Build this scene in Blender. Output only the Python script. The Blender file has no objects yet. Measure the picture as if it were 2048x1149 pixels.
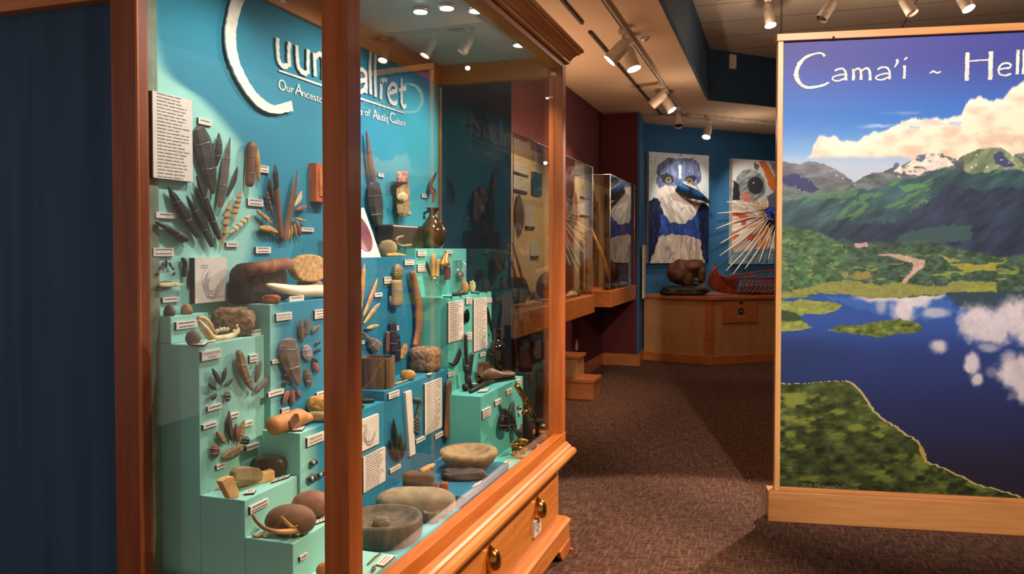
import bpy, random
import numpy as np
from math import *
from mathutils import Vector, noise as mnoise
R=random.Random(7)
S=bpy.context.scene
COL=S.collection
# ------------------------------------------------------------------ camera
FPX=1580.0; TH=atan(39/FPX); YAW=radians(18.7); SHY=34.5; EYE=1.5
cam=bpy.data.cameras.new('camera'); co=bpy.data.objects.new('camera',cam); COL.objects.link(co)
co.location=(0,0,EYE); co.rotation_euler=(pi/2-TH,0,YAW)
cam.sensor_width=36; cam.lens=36*FPX/2048; cam.shift_y=-SHY/2048; cam.clip_start=.05; cam.clip_end=60
S.camera=co
# ------------------------------------------------------------------ light
S.view_settings.view_transform='Standard'; S.view_settings.look='None'
S.view_settings.gamma=1; S.view_settings.use_curve_mapping=False; S.view_settings.exposure=1.15
W=bpy.data.worlds.new('World'); S.world=W; W.use_nodes=True
W.node_tree.nodes['Background'].inputs[0].default_value=(1.0,.80,.66,1); W.node_tree.nodes['Background'].inputs[1].default_value=.22
def spot(name,loc,tgt,power,col=(1,.78,.55),ang=60,blend=.5,rad=.04):
    l=bpy.data.lights.new(name,'SPOT'); l.energy=power; l.color=col; l.spot_size=radians(ang); l.spot_blend=blend; l.shadow_soft_size=rad
    o=bpy.data.objects.new(name,l); COL.objects.link(o); o.location=loc
    o.rotation_euler=(Vector(tgt)-Vector(loc)).to_track_quat('-Z','Y').to_euler(); return o
WARM=(1,.74,.5); NEUT=(1,.87,.72)
CASEW=(1,.93,.84)
spot('case_light',(-1.12,2.02,2.42),(-1.56,1.96,1.0),19,CASEW,128,.6,.02)
spot('case_light',(-1.12,2.88,2.42),(-1.62,2.55,1.0),24,CASEW,132,.6,.02)
spot('case_light',(-1.12,3.42,2.42),(-1.56,3.40,1.0),17,CASEW,128,.6,.02)
spot('track_light',(1.3,2.3,3.55),(-1.0,3.0,.35),330,WARM,46,.6)            # cabinet front
spot('track_light',(.9,.9,3.6),(.75,4.7,1.62),400,(1,.88,.78),44,.5)           # picture panel
spot('track_light',(1.25,8.0,3.62),(-.8,3.0,0),650,(1,.80,.66),35,.2)      # carpet behind the panel
spot('track_light',(-1.16,6.4,3.0),(-2.2,6.6,1.4),50,(1,.72,.45),75,.6)
spot('track_light',(-1.16,8.6,3.0),(-2.2,8.2,1.4),60,(1,.72,.45),80,.6)
spot('track_light',(-.95,10.85,3.02),(-1.25,11.6,2.0),26,(1,.93,.85),75,.6)
spot('track_light',(-.25,11.2,3.02),(-.2,12.6,1.8),32,(1,.93,.85),75,.6)
spot('track_light',(-.5,9.3,3.6),(-.7,10.7,.6),28,WARM,60,.7)
spot('track_light',(-2.9,-1.0,3.0),(-2.6,1.9,.2),14,(.7,.85,1),70,.8)  # unseen cool spotlight for the left wall
def uplight(name,loc,size,power,col):
    l=bpy.data.lights.new(name,'AREA'); l.shape='RECTANGLE'; l.size=size[0]; l.size_y=size[1]; l.energy=power; l.color=col
    o=bpy.data.objects.new(name,l); COL.objects.link(o); o.location=loc; o.rotation_euler=(pi,0,0); return o
# added fill lights above the cases, brightening the ceiling; no lamps stand there
uplight('case_top_fill',(-1.36,2.75,2.53),(.5,1.9),11,(1,.70,.46))
uplight('wall_case_fill',(-1.98,6.6,2.36),(.25,2.4),8,(1,.68,.44))
def glow(loc,power,col=(1,.78,.58)):  # added bare point lights that brighten the ceilings around the tracks
    l=bpy.data.lights.new('ceiling_fill','POINT'); l.energy=power; l.color=col; l.shadow_soft_size=.02
    o=bpy.data.objects.new('ceiling_fill',l); COL.objects.link(o); o.location=loc
for p in ((-.1,7.6,3.45),(1.0,7.7,3.4),(2.0,7.7,3.4),(1.3,3.4,3.3)): glow(p,5)
glow((-1.0,8.3,2.72),4); glow((-.4,10.9,2.75),4,(1,.88,.75))
# ------------------------------------------------------------------ pixel -> world, on a real plane of the place
_fw=Vector((-sin(YAW)*cos(TH),cos(YAW)*cos(TH),-sin(TH))); _rt=Vector((cos(YAW),sin(YAW),0)); _up=Vector((-sin(YAW)*sin(TH),cos(YAW)*sin(TH),cos(TH)))
C0=Vector((0,0,EYE))
def ray(px,py): return _fw+_rt*((px-1024)/FPX)-_up*((py-574.5+SHY)/FPX)
def at(px,py,x=None,y=None,z=None,pl=None):
    d=ray(px,py)
    if pl: t=(pl[0]-C0).dot(pl[1])/d.dot(pl[1])
    elif x is not None: t=x/d.x
    elif y is not None: t=y/d.y
    else: t=(z-EYE)/d.z
    return C0+d*t
def fdist(p): return (Vector(p)-C0).dot(_fw)
VR=Vector((cos(YAW),sin(YAW),0)); VF=Vector((-sin(YAW),cos(YAW),0))
# ------------------------------------------------------------------ materials
def lin(c): return tuple(((v/255)/12.92 if v/255<=.04045 else ((v/255+.055)/1.055)**2.4) for v in c)+(1,)
MAT={}
def mat(key,c,c2=None,rough=.6,metal=0,scale=18,stretch=(1,1,1),bump=0,emit=None,spec=.4,coat=0,detail=4):
    if key in MAT: return MAT[key]
    m=bpy.data.materials.new(key); m.use_nodes=True; nt=m.node_tree; N=nt.nodes; L=nt.links; b=N['Principled BSDF']
    b.inputs['Roughness'].default_value=rough; b.inputs['Metallic'].default_value=metal; b.inputs['Specular IOR Level'].default_value=spec
    b.inputs['Coat Weight'].default_value=coat
    if c2 is None: c2=tuple(v*.86 for v in c)
    tc=N.new('ShaderNodeTexCoord'); mp=N.new('ShaderNodeMapping'); mp.inputs['Scale'].default_value=stretch
    no=N.new('ShaderNodeTexNoise'); no.inputs['Scale'].default_value=scale; no.inputs['Detail'].default_value=detail
    cr=N.new('ShaderNodeValToRGB'); cr.color_ramp.elements[0].position=.35; cr.color_ramp.elements[1].position=.65
    cr.color_ramp.elements[0].color=lin(c2); cr.color_ramp.elements[1].color=lin(c)
    L.new(tc.outputs['Object'],mp.inputs[0]); L.new(mp.outputs[0],no.inputs['Vector']); L.new(no.outputs[0],cr.inputs[0]); L.new(cr.outputs[0],b.inputs['Base Color'])
    if bump:
        bp=N.new('ShaderNodeBump'); bp.inputs['Strength'].default_value=bump; bp.inputs['Distance'].default_value=.01
        L.new(no.outputs[0],bp.inputs['Height']); L.new(bp.outputs[0],b.inputs['Normal'])
    if emit:
        b.inputs['Emission Color'].default_value=(emit[0],emit[1],emit[2],1); b.inputs['Emission Strength'].default_value=emit[3]
    MAT[key]=m; return m
wood=lambda k,c,c2,st,r=.38: mat(k,c,c2,rough=r,scale=5,stretch=st,coat=.15,detail=6)
M_cher_v=wood('cherry_wood_upright',(200,112,56),(176,90,42),(6,6,.5))
M_cher_h=wood('cherry_wood_lengthwise',(214,134,60),(194,112,44),(8,.6,8))
M_cher_x=wood('cherry_wood_crosswise',(206,126,64),(188,106,50),(.6,8,8))
M_maple_v=wood('maple_upright',(226,170,108),(212,152,90),(8,8,.5))
M_maple_h=wood('maple_level',(206,146,88),(192,128,72),(.6,.6,9))
M_far=wood('far_maple',(188,138,92),(176,124,80),(2,2,.6))
M_far2=wood('far_cherry',(186,112,62),(170,98,50),(1,1,3))
M_card=mat('card_white',(226,212,204),(220,205,196),rough=.7)
M_cedge=mat('card_edge',(70,52,50),rough=.8)
M_ink=mat('print_grey',(140,128,122),rough=.8)
M_inkd=mat('print_dark',(116,100,98),rough=.8)
M_inkr=mat('print_red',(150,70,62),rough=.8)
M_white=mat('white_letter',(232,226,214),(214,205,190),rough=.6,scale=60)
M_steel=mat('clear_pin',(220,225,225),rough=.2,metal=.6)
M_slate=mat('dark_slate',(54,46,40),(34,30,27),rough=.55,scale=30,bump=.3)
M_slateb=mat('black_slate',(36,38,36),(23,24,24),rough=.45,scale=25,bump=.2)
M_sgrey=mat('grey_brown_slate',(104,88,76),(78,66,58),rough=.6,scale=30,bump=.3)
M_horn=mat('brown_wood',(134,84,58),(96,58,40),rough=.5,scale=20,stretch=(1,1,.3))
M_bone=mat('tan_bone',(206,160,98),(160,108,58),rough=.5,scale=25,bump=.2)
M_bone2=mat('pale_bone',(222,198,150),(190,160,112),rough=.5,scale=30)
M_ivory=mat('ivory',(244,226,192),(226,196,150),rough=.35,scale=8)
M_pink=mat('red_slate',(150,92,80),(110,66,60),rough=.6,scale=30)
M_rock=mat('tan_rock',(170,132,98),(110,82,60),rough=.85,scale=70,bump=1)
M_rockd=mat('dark_rock',(84,76,66),(52,46,42),rough=.6,scale=30,bump=.4)
M_rocks=mat('smooth_brown_stone',(140,102,76),(118,84,62),rough=.75,scale=16)
M_rockg=mat('grey_tan_stone',(168,146,118),(140,120,98),rough=.85,scale=22,bump=.35)
M_stoneb=mat('carved_stone',(142,124,102),(112,96,80),rough=.9,scale=40,bump=.4)
M_basin=mat('grooved_stone',(118,102,86),(86,74,62),rough=.9,scale=12,stretch=(3,3,.4),bump=.6)
M_yel=mat('ochre_sandstone',(232,184,126),(208,156,98),rough=.85,scale=30)
M_khaki=mat('khaki_stone',(158,134,96),(138,116,82),rough=.8,scale=30)
M_brwood=mat('old_box_wood',(120,84,58),(84,58,42),rough=.7,scale=10,stretch=(4,4,.5),bump=.3)
M_glaze=mat('brown_glaze',(78,58,32),(46,32,18),rough=.12,scale=8,coat=.6)
M_blk=mat('black_glass',(22,16,16),rough=.08,scale=4,coat=.8)
M_iron=mat('old_iron',(58,58,56),(38,38,38),rough=.5,metal=.3,scale=40,bump=.5)
M_fur=mat('dark_skin',(56,42,32),(34,26,20),rough=.95,scale=40,bump=.6)
M_bark=mat('rolled_bark',(150,92,62),(108,62,40),rough=.75,scale=20,bump=.4)
M_leather=mat('leather',(120,78,52),(58,38,28),rough=.5,scale=14)
M_brass=mat('brass',(214,160,80),(180,126,54),rough=.22,metal=1)
M_gold=mat('gold_glass',(226,176,84),(120,74,32),rough=.2,metal=.8,scale=50,bump=.8)
M_lensm=mat('lit_lens',(255,255,255),emit=(1,.95,.85,14))
M_can=mat('lamp_white',(206,186,166),rough=.4)
M_trackm=mat('track_cream',(206,190,166),rough=.5)
M_trackd=mat('track_slot',(60,42,30),rough=.7)
M_black=mat('matte_black',(24,20,20),rough=.7)
M_red=mat('bead_red',(176,72,66),(206,170,140),rough=.7,scale=60)
M_cop=mat('copper',(214,150,84),(160,96,50),rough=.3,metal=.5)
M_purp=mat('purple_glass',(120,66,70),(84,46,54),rough=.3)

def glassmat(key,tint=(1,1,1),extra=.0,rough=0):
    m=bpy.data.materials.new(key); m.use_nodes=True; nt=m.node_tree; N=nt.nodes; L=nt.links; N.clear()
    out=N.new('ShaderNodeOutputMaterial'); mix=N.new('ShaderNodeMixShader'); tr=N.new('ShaderNodeBsdfTransparent'); gl=N.new('ShaderNodeBsdfGlossy')
    tr.inputs[0].default_value=(*tint,1); gl.inputs['Roughness'].default_value=rough
    lw=N.new('ShaderNodeLayerWeight'); lw.inputs[0].default_value=.5
    p=N.new('ShaderNodeMath'); p.operation='POWER'; p.inputs[1].default_value=5
    a=N.new('ShaderNodeMath'); a.operation='MULTIPLY_ADD'; a.inputs[1].default_value=.75; a.inputs[2].default_value=.04+extra
    a.use_clamp=True
    L.new(lw.outputs['Facing'],p.inputs[0]); L.new(p.outputs[0],a.inputs[0]); L.new(a.outputs[0],mix.inputs[0])
    L.new(tr.outputs[0],mix.inputs[1]); L.new(gl.outputs[0],mix.inputs[2]); L.new(mix.outputs[0],out.inputs[0]); MAT[key]=m; return m
M_glass=glassmat('case_glass',(.97,.985,.975))
M_glassc=glassmat('tumbler_glass',(.9,.92,.9),.08,.03)

# mint / blue colour of the case fittings: position along the case decides the tone
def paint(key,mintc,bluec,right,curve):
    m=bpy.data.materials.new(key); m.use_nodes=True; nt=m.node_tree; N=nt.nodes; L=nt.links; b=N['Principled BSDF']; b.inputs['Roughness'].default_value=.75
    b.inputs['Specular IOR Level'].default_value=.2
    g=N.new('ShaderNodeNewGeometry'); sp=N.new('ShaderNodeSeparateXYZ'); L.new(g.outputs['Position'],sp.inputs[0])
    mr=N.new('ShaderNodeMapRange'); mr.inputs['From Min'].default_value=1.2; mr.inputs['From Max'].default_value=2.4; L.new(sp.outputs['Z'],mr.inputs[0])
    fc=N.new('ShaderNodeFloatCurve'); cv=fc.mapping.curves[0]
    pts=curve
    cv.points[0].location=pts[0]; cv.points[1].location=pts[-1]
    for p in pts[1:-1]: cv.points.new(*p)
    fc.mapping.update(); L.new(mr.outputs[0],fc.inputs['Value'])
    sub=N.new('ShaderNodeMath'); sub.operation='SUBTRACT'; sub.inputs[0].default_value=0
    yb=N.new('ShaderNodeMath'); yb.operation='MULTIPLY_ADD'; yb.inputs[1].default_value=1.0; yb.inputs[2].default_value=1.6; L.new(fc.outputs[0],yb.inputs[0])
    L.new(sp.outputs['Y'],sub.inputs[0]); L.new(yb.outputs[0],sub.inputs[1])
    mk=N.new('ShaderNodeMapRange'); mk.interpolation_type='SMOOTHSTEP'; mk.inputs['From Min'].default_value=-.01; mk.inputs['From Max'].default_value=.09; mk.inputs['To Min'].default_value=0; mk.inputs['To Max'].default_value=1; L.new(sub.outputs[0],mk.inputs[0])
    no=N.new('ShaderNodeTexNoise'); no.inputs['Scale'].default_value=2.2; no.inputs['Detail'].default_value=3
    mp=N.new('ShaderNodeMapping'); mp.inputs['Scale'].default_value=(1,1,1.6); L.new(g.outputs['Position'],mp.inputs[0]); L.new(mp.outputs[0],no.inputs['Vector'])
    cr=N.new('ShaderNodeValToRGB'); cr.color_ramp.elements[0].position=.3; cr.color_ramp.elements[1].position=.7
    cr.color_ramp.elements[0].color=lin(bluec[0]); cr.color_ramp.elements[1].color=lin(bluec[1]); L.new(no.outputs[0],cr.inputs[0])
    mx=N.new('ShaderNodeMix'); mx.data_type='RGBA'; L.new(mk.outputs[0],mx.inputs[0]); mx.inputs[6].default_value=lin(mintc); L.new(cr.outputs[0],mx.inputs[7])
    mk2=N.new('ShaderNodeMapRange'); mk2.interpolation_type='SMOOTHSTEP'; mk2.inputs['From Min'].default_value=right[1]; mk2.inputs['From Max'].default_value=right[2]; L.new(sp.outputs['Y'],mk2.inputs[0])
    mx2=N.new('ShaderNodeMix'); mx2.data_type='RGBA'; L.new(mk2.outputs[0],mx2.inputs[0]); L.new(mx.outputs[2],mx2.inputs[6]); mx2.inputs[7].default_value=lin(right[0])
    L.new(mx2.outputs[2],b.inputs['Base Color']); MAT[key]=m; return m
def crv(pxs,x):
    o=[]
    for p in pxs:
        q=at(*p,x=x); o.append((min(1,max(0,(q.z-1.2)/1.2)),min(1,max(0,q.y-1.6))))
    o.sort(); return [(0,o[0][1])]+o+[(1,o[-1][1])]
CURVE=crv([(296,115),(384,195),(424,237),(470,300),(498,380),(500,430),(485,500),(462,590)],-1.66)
M_mural=paint('mural_colour',(150,208,198),((48,122,146),(44,138,164)),((72,176,188),2.9,3.7),CURVE)
FLAT=[(0,.5),(1,.5)]
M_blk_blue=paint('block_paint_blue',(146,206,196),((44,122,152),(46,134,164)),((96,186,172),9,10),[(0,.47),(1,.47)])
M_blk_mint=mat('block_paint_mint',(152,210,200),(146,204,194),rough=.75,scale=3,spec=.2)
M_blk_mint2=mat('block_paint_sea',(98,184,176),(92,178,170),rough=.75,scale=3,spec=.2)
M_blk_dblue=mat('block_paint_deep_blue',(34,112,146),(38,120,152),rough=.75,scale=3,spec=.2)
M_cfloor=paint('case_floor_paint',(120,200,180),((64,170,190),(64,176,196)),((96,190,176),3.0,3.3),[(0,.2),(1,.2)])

def carpet():
    m=bpy.data.materials.new('carpet'); m.use_nodes=True; nt=m.node_tree; N=nt.nodes; L=nt.links; b=N['Principled BSDF']; b.inputs['Roughness'].default_value=1; b.inputs['Specular IOR Level'].default_value=.05
    g=N.new('ShaderNodeNewGeometry'); mp=N.new('ShaderNodeMapping'); mp.inputs['Scale'].default_value=(9,55,1); mp.inputs['Rotation'].default_value=(0,0,.35)
    n1=N.new('ShaderNodeTexNoise'); n1.inputs['Scale'].default_value=1.6; n1.inputs['Detail'].default_value=5
    mp2=N.new('ShaderNodeMapping'); mp2.inputs['Scale'].default_value=(60,9,1); mp2.inputs['Rotation'].default_value=(0,0,.5)
    n2=N.new('ShaderNodeTexNoise'); n2.inputs['Scale'].default_value=1.2; n2.inputs['Detail'].default_value=5
    mxm=N.new('ShaderNodeMath'); mxm.operation='MAXIMUM'
    cr=N.new('ShaderNodeValToRGB'); cr.color_ramp.elements[0].position=.45; cr.color_ramp.elements[0].color=lin((66,46,38)); cr.color_ramp.elements[1].position=.78; cr.color_ramp.elements[1].color=lin((132,98,82))
    L.new(g.outputs['Position'],mp.inputs[0]); L.new(g.outputs['Position'],mp2.inputs[0]); L.new(mp.outputs[0],n1.inputs['Vector']); L.new(mp2.outputs[0],n2.inputs['Vector'])
    L.new(n1.outputs[0],mxm.inputs[0]); L.new(n2.outputs[0],mxm.inputs[1]); L.new(mxm.outputs[0],cr.inputs[0]); L.new(cr.outputs[0],b.inputs['Base Color']); return m
M_carpet=carpet()
def tiles():
    m=bpy.data.materials.new('ceiling_tile'); m.use_nodes=True; nt=m.node_tree; N=nt.nodes; L=nt.links; b=N['Principled BSDF']; b.inputs['Roughness'].default_value=.9
    g=N.new('ShaderNodeNewGeometry'); br=N.new('ShaderNodeTexBrick'); br.offset=0; br.inputs['Scale'].default_value=1; br.inputs['Brick Width'].default_value=1.22; br.inputs['Row Height'].default_value=.61
    br.inputs['Mortar Size'].default_value=.012; br.inputs['Color1'].default_value=lin((186,168,150)); br.inputs['Color2'].default_value=lin((180,162,144)); br.inputs['Mortar'].default_value=lin((136,112,92))
    L.new(g.outputs['Position'],br.inputs['Vector']); L.new(br.outputs[0],b.inputs['Base Color']); return m
M_tile=tiles()
M_low=mat('low_ceiling_paint',(204,172,142),(198,166,136),rough=.9,scale=1)
M_bluew=mat('blue_wall_paint',(44,98,140),(38,90,130),rough=.8,scale=2)
M_bluel=mat('blue_fabric_wall',(58,84,114),(48,72,102),rough=.95,scale=3,stretch=(5,1,.25))
M_fascia=mat('blue_fascia',(32,54,74),(28,48,66),rough=.8,scale=2)
M_redw=mat('red_wall_paint',(88,26,30),(82,24,28),rough=.8,scale=2)
M_beige=mat('beige_board',(232,196,148),(222,184,136),rough=.8,scale=3)

# ------------------------------------------------------------------ object helpers
OFF={}
def tag(o,label=None,cat=None,group=None,kind=None):
    if label: o['label']=label
    if cat: o['category']=cat
    if group: o['group']=group
    if kind: o['kind']=kind
    return o
def empty(name,loc,label,cat,group=None):
    o=bpy.data.objects.new(name,None); COL.objects.link(o); o.location=loc; o.empty_display_size=.05; OFF[o.name]=Vector(loc); return tag(o,label,cat,group)
class MB:
    def __init__(s): s.v=[]; s.f=[]; s.sm=[]
    def add(s,v,f,sm=False):
        n=len(s.v); s.v+= [Vector(p) for p in v]; s.f+=[tuple(i+n for i in q) for q in f]; s.sm+=[sm]*len(f); return s
    def box(s,a,b):
        x0,y0,z0=[min(a[i],b[i]) for i in range(3)]; x1,y1,z1=[max(a[i],b[i]) for i in range(3)]
        return s.add([(x0,y0,z0),(x1,y0,z0),(x1,y1,z0),(x0,y1,z0),(x0,y0,z1),(x1,y0,z1),(x1,y1,z1),(x0,y1,z1)],[(0,3,2,1),(4,5,6,7),(0,1,5,4),(1,2,6,5),(2,3,7,6),(3,0,4,7)])
    def obox(s,c,ax,ay,az):   # oriented box: centre and half-axis vectors
        c,ax,ay,az=map(Vector,(c,ax,ay,az)); v=[c+ax*i+ay*j+az*k for k in(-1,1) for (i,j) in((-1,-1),(1,-1),(1,1),(-1,1))]
        return s.add(v,[(0,3,2,1),(4,5,6,7),(0,1,5,4),(1,2,6,5),(2,3,7,6),(3,0,4,7)])
    def prism(s,pts,h):       # polygon pts extruded by vector h
        h=Vector(h); n=len(pts); v=[Vector(p) for p in pts]+[Vector(p)+h for p in pts]
        return s.add(v,[tuple(range(n))[::-1],tuple(range(n,2*n))]+[(i,(i+1)%n,n+(i+1)%n,n+i) for i in range(n)])
    def tube(s,pts,r,n=10,sm=True,cap=True):
        pts=[Vector(p) for p in pts]; rs=r if isinstance(r,(list,tuple)) else [r]*len(pts); V=[];k=len(pts)
        up=Vector((0,0,1))
        for i,p in enumerate(pts):
            d=(pts[min(i+1,k-1)]-pts[max(i-1,0)]).normalized(); a=d.cross(up)
            if a.length<.1: a=d.cross(Vector((1,0,0)))
            a.normalize(); b=d.cross(a)
            for j in range(n): t=2*pi*j/n; V.append(p+(a*cos(t)+b*sin(t))*rs[i])
        F=[(i*n+j,i*n+(j+1)%n,(i+1)*n+(j+1)%n,(i+1)*n+j) for i in range(k-1) for j in range(n)]
        if cap: F+=[tuple(range(n))[::-1],tuple((k-1)*n+j for j in range(n))]
        return s.add(V,F,sm)
    def lathe(s,c,prof,n=40,sx=1,sy=1,rot=YAW,sm=True):
        c=Vector(c); V=[]; k=len(prof)
        for r,z in prof:
            for j in range(n):
                t=2*pi*j/n; x=r*sx*cos(t); y=r*sy*sin(t); V.append(c+Vector((x*cos(rot)-y*sin(rot),x*sin(rot)+y*cos(rot),z)))
        F=[(i*n+j,i*n+(j+1)%n,(i+1)*n+(j+1)%n,(i+1)*n+j) for i in range(k-1) for j in range(n)]
        return s.add(V,F+[tuple(range(n))[::-1],tuple((k-1)*n+j for j in range(n))],sm)
    def blob(s,c,rad,rot=YAW,seed=0,amp=.08,fr=2.2,pw=1.0,flat=None,n=32,m=20,tilt=0):
        c=Vector(c); V=[]; sg=lambda a:(abs(a)**pw)*(1 if a>=0 else -1)
        for i in range(m+1):
            ph=-pi/2+pi*i/m
            for j in range(n):
                t=2*pi*j/n; d=Vector((sg(cos(ph))*sg(cos(t)),sg(cos(ph))*sg(sin(t)),sg(sin(ph))))
                k=1+amp*mnoise.fractal(Vector((cos(ph)*cos(t),cos(ph)*sin(t),sin(ph)))*fr+Vector((seed*3.1,seed,7)),.8,2,4)
                q=Vector((d.x*rad[0],d.y*rad[1],d.z*rad[2]))*k
                if tilt: q=Vector((q.x*cos(tilt)-q.z*sin(tilt),q.y,q.x*sin(tilt)+q.z*cos(tilt)))
                q=Vector((q.x*cos(rot)-q.y*sin(rot),q.x*sin(rot)+q.y*cos(rot),q.z))+c
                if flat is not None and q.z<flat: q.z=flat
                V.append(q)
        F=[(i*n+j,i*n+(j+1)%n,(i+1)*n+(j+1)%n,(i+1)*n+j) for i in range(m) for j in range(n)]
        return s.add(V,F,True)
    def build(s,name,m,parent=None,bevel=0):
        if parent is not None: off=OFF[parent.name]
        else:
            xs=[p.x for p in s.v]; ys=[p.y for p in s.v]; off=Vector(((min(xs)+max(xs))/2,(min(ys)+max(ys))/2,min(p.z for p in s.v)))
        me=bpy.data.meshes.new(name); me.from_pydata([tuple(p-off) for p in s.v],[],s.f)
        me.polygons.foreach_set('use_smooth',s.sm); me.materials.append(m); me.update()
        o=bpy.data.objects.new(name,me); COL.objects.link(o); OFF[o.name]=off
        if parent is not None: o.parent=parent
        else: o.location=off
        if bevel:
            b=o.modifiers.new('bevel','BEVEL'); b.width=bevel; b.segments=2; b.limit_method='ANGLE'
        return o
def struct(o,lab=None): o['kind']='structure'; 
def smooth_pts(P,n=6):
    P=[Vector(p) for p in P]
    if len(P)<3: return [P[0].lerp(P[-1],i/(n*2)) for i in range(n*2+1)]
    out=[]; Q=[P[0]*2-P[1]]+P+[P[-1]*2-P[-2]]
    for i in range(1,len(Q)-2):
        for k in range(n):
            t=k/n; a,b,c,d=Q[i-1:i+3]; out.append(.5*((2*b)+(c-a)*t+(2*a-5*b+4*c-d)*t*t+(3*b-a-3*c+d)*t**3))
    return out+[P[-1]]
# ------------------------------------------------------------------ THE ROOM
def st(name,mb,m,bev=0): o=mb.build(name,m,None,bev); o['kind']='structure'; return o
ZC=3.28; ZU=3.88
st('floor',MB().box((-5,-4,-.1),(7,17,0)),M_carpet)
low=[(-5,-4,ZC),(-.83,-4,ZC),(-.83,9.66,ZC),(5.0,15.49,ZC),(3.3,16.4,ZC),(-1.9,11.2,ZC),(-5,11.2,ZC)]
st('ceiling',MB().prism(low,(0,0,.06)),M_low)
st('ceiling_upper',MB().box((-.82,-4,ZU),(7,17,ZU+.06)),M_tile)
st('trim_soffit',MB().prism([(-.83,-4,ZC),(-.80,-4,ZC),(-.80,9.65,ZC),(-.83,9.66,ZC)],(0,0,ZU-ZC)).prism([(-.83,9.66,ZC),(-.80,9.65,ZC),(5.02,15.47,ZC),(5.0,15.49,ZC)],(0,0,ZU-ZC)),M_fascia)
st('wall_left',MB().box((-5,1.95,0),(-1.765,5.2,ZC)),M_bluel)
st('wall_red',MB().box((-2.5,5.2,0),(-2.2,10.2,ZC)).box((-2.5,10.2,0),(-1.746,10.4,ZC)),M_redw)
st('wall_return',MB().prism([(-2.4,10.401,0),(-1.7455,10.401,0),(-1.7455,10.2,0),(-1.715,10.2,0),(-1.80,11.15,0),(-2.4,11.15,0)],(0,0,ZC)),M_bluew)
D45=Vector((.7071,.7071,0)); N45=Vector((.7071,-.7071,0)); WB=Vector((-1.80,11.15,0))
p0,p1=WB,WB+D45*7.4
st('wall_back',MB().prism([p0,p1,p1-N45*.2,p0-N45*.2],(0,0,ZC)),M_bluew)
st('trim_left_header',MB().box((-5,1.91,2.272),(-1.80,1.955,2.40)),M_cher_x,.004)
# baseboards
BB=.15
st('baseboard_red',MB().box((-2.2,7.98,0),(-2.18,10.2,BB)).box((-2.2,10.18,0),(-1.70,10.2,BB)),M_far2)
st('baseboard_return',MB().prism([(-1.70,10.19,0),(-1.715,10.19,0),(-1.80,11.0,0),(-1.78,11.0,0)],(0,0,BB)),M_far2)
st('wall_right',MB().box((3.6,1.5,0),(3.8,17,ZU)),M_bluew)
st('baseboard_left',MB().box((-5,1.93,0),(-1.765,1.95,.12)),M_cher_x)
# wall switch on the soffit
_q=at(1464,124,pl=(Vector((-.81,9.65,0)),N45)); tag(MB().obox(_q+N45*.012,D45*.05,N45*.012,(0,0,.085)).build('wall_sensor',M_can,None,.004),'small white rectangular sensor on the dark blue soffit face','sensor')

# ------------------------------------------------------------------ CASE
X0,X1,Y0,Y1=-1.73,-1.0,1.70,3.78; ZL=.60; ZT=2.44
case=empty('display_case',((X0+X1)/2,(Y0+Y1)/2,0),'tall cherry wood and glass museum display case with teal backdrop against blue wall','display case')
def part(mb,n,m,par=case,bev=0): return mb.build(n,m,par,bev)
for nm,a,b in (('corner_post',(-1.07,1.70,.55),(-1.0,1.77,ZT)),('corner_post',(-1.07,3.72,.55),(-1.0,3.78,ZT)),('corner_post',(-1.73,3.72,.55),(-1.665,3.78,ZT))):
    part(MB().box(a,b),nm,M_cher_v,case,.003)
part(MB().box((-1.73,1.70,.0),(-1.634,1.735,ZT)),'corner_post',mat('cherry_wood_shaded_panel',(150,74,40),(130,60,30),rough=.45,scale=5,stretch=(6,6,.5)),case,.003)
part(MB().box((-1.640,1.693,.55),(-1.632,1.70,ZT)),'glazing_bead',M_cher_v)
part(MB().box((-1.70,1.735,.55),(-1.655,1.79,ZT)),'glazing_bead',mat('end_lining',(128,140,120),rough=.8))
part(MB().box((-1.045,3.725,.58),(-1.038,3.77,ZT)).box((-1.658,3.72,.58),(-1.648,3.745,ZT)),'glazing_bead',mat('dull_brass_bead',(150,116,74),rough=.4))
# top rails and cornice
part(MB().box((-1.07,1.77,2.385),(-1.0,3.72,ZT)),'top_rail',M_cher_h,case,.003)
part(MB().box((-1.72,1.78,2.345),(-1.645,3.72,ZT)),'top_rail',M_cher_h,case,.003)
part(MB().box((-1.665,3.72,2.345),(-1.07,3.78,ZT)),'top_rail',M_cher_x,case,.003)
part(MB().box((-1.634,1.70,2.385),(-1.07,1.77,ZT)),'top_rail',M_cher_x,case,.003)
part(MB().box((-1.72,1.72,ZT),(-1.0,3.77,ZT+.012)),'case_ceiling',mat('case_ceiling_grey',(186,180,174),(172,168,164),rough=.35,scale=2))
# cornice profile swept around: stepped mouldings
def mould(prof,x0,x1,y0,y1):
    V=[];n=len(prof)
    for d,z in prof: V+=[(x0-.005,y0-d,z),(x1+d,y0-d,z),(x1+d,y1+d,z),(x0-.005,y1+d,z)]
    F=[(4*i+j,4*i+(j+1)%4,4*i+4+(j+1)%4,4*i+4+j) for i in range(n-1) for j in range(4)]+[(3,2,1,0),tuple(4*n-4+j for j in range(4))]
    return MB().add(V,F)
cm=mould([(.006,2.412),(.016,2.418),(.016,2.428),(.022,2.434),(.028,2.446),(.042,2.460),(.060,2.468),(.060,2.474),(.070,2.478),(.074,2.488),(.070,2.497),(.0,2.50)],X0,X1,Y0,Y1)
cm.f.remove((3,2,1,0)); cm.sm.pop()
part(cm,'cornice',M_cher_h,case)
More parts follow.
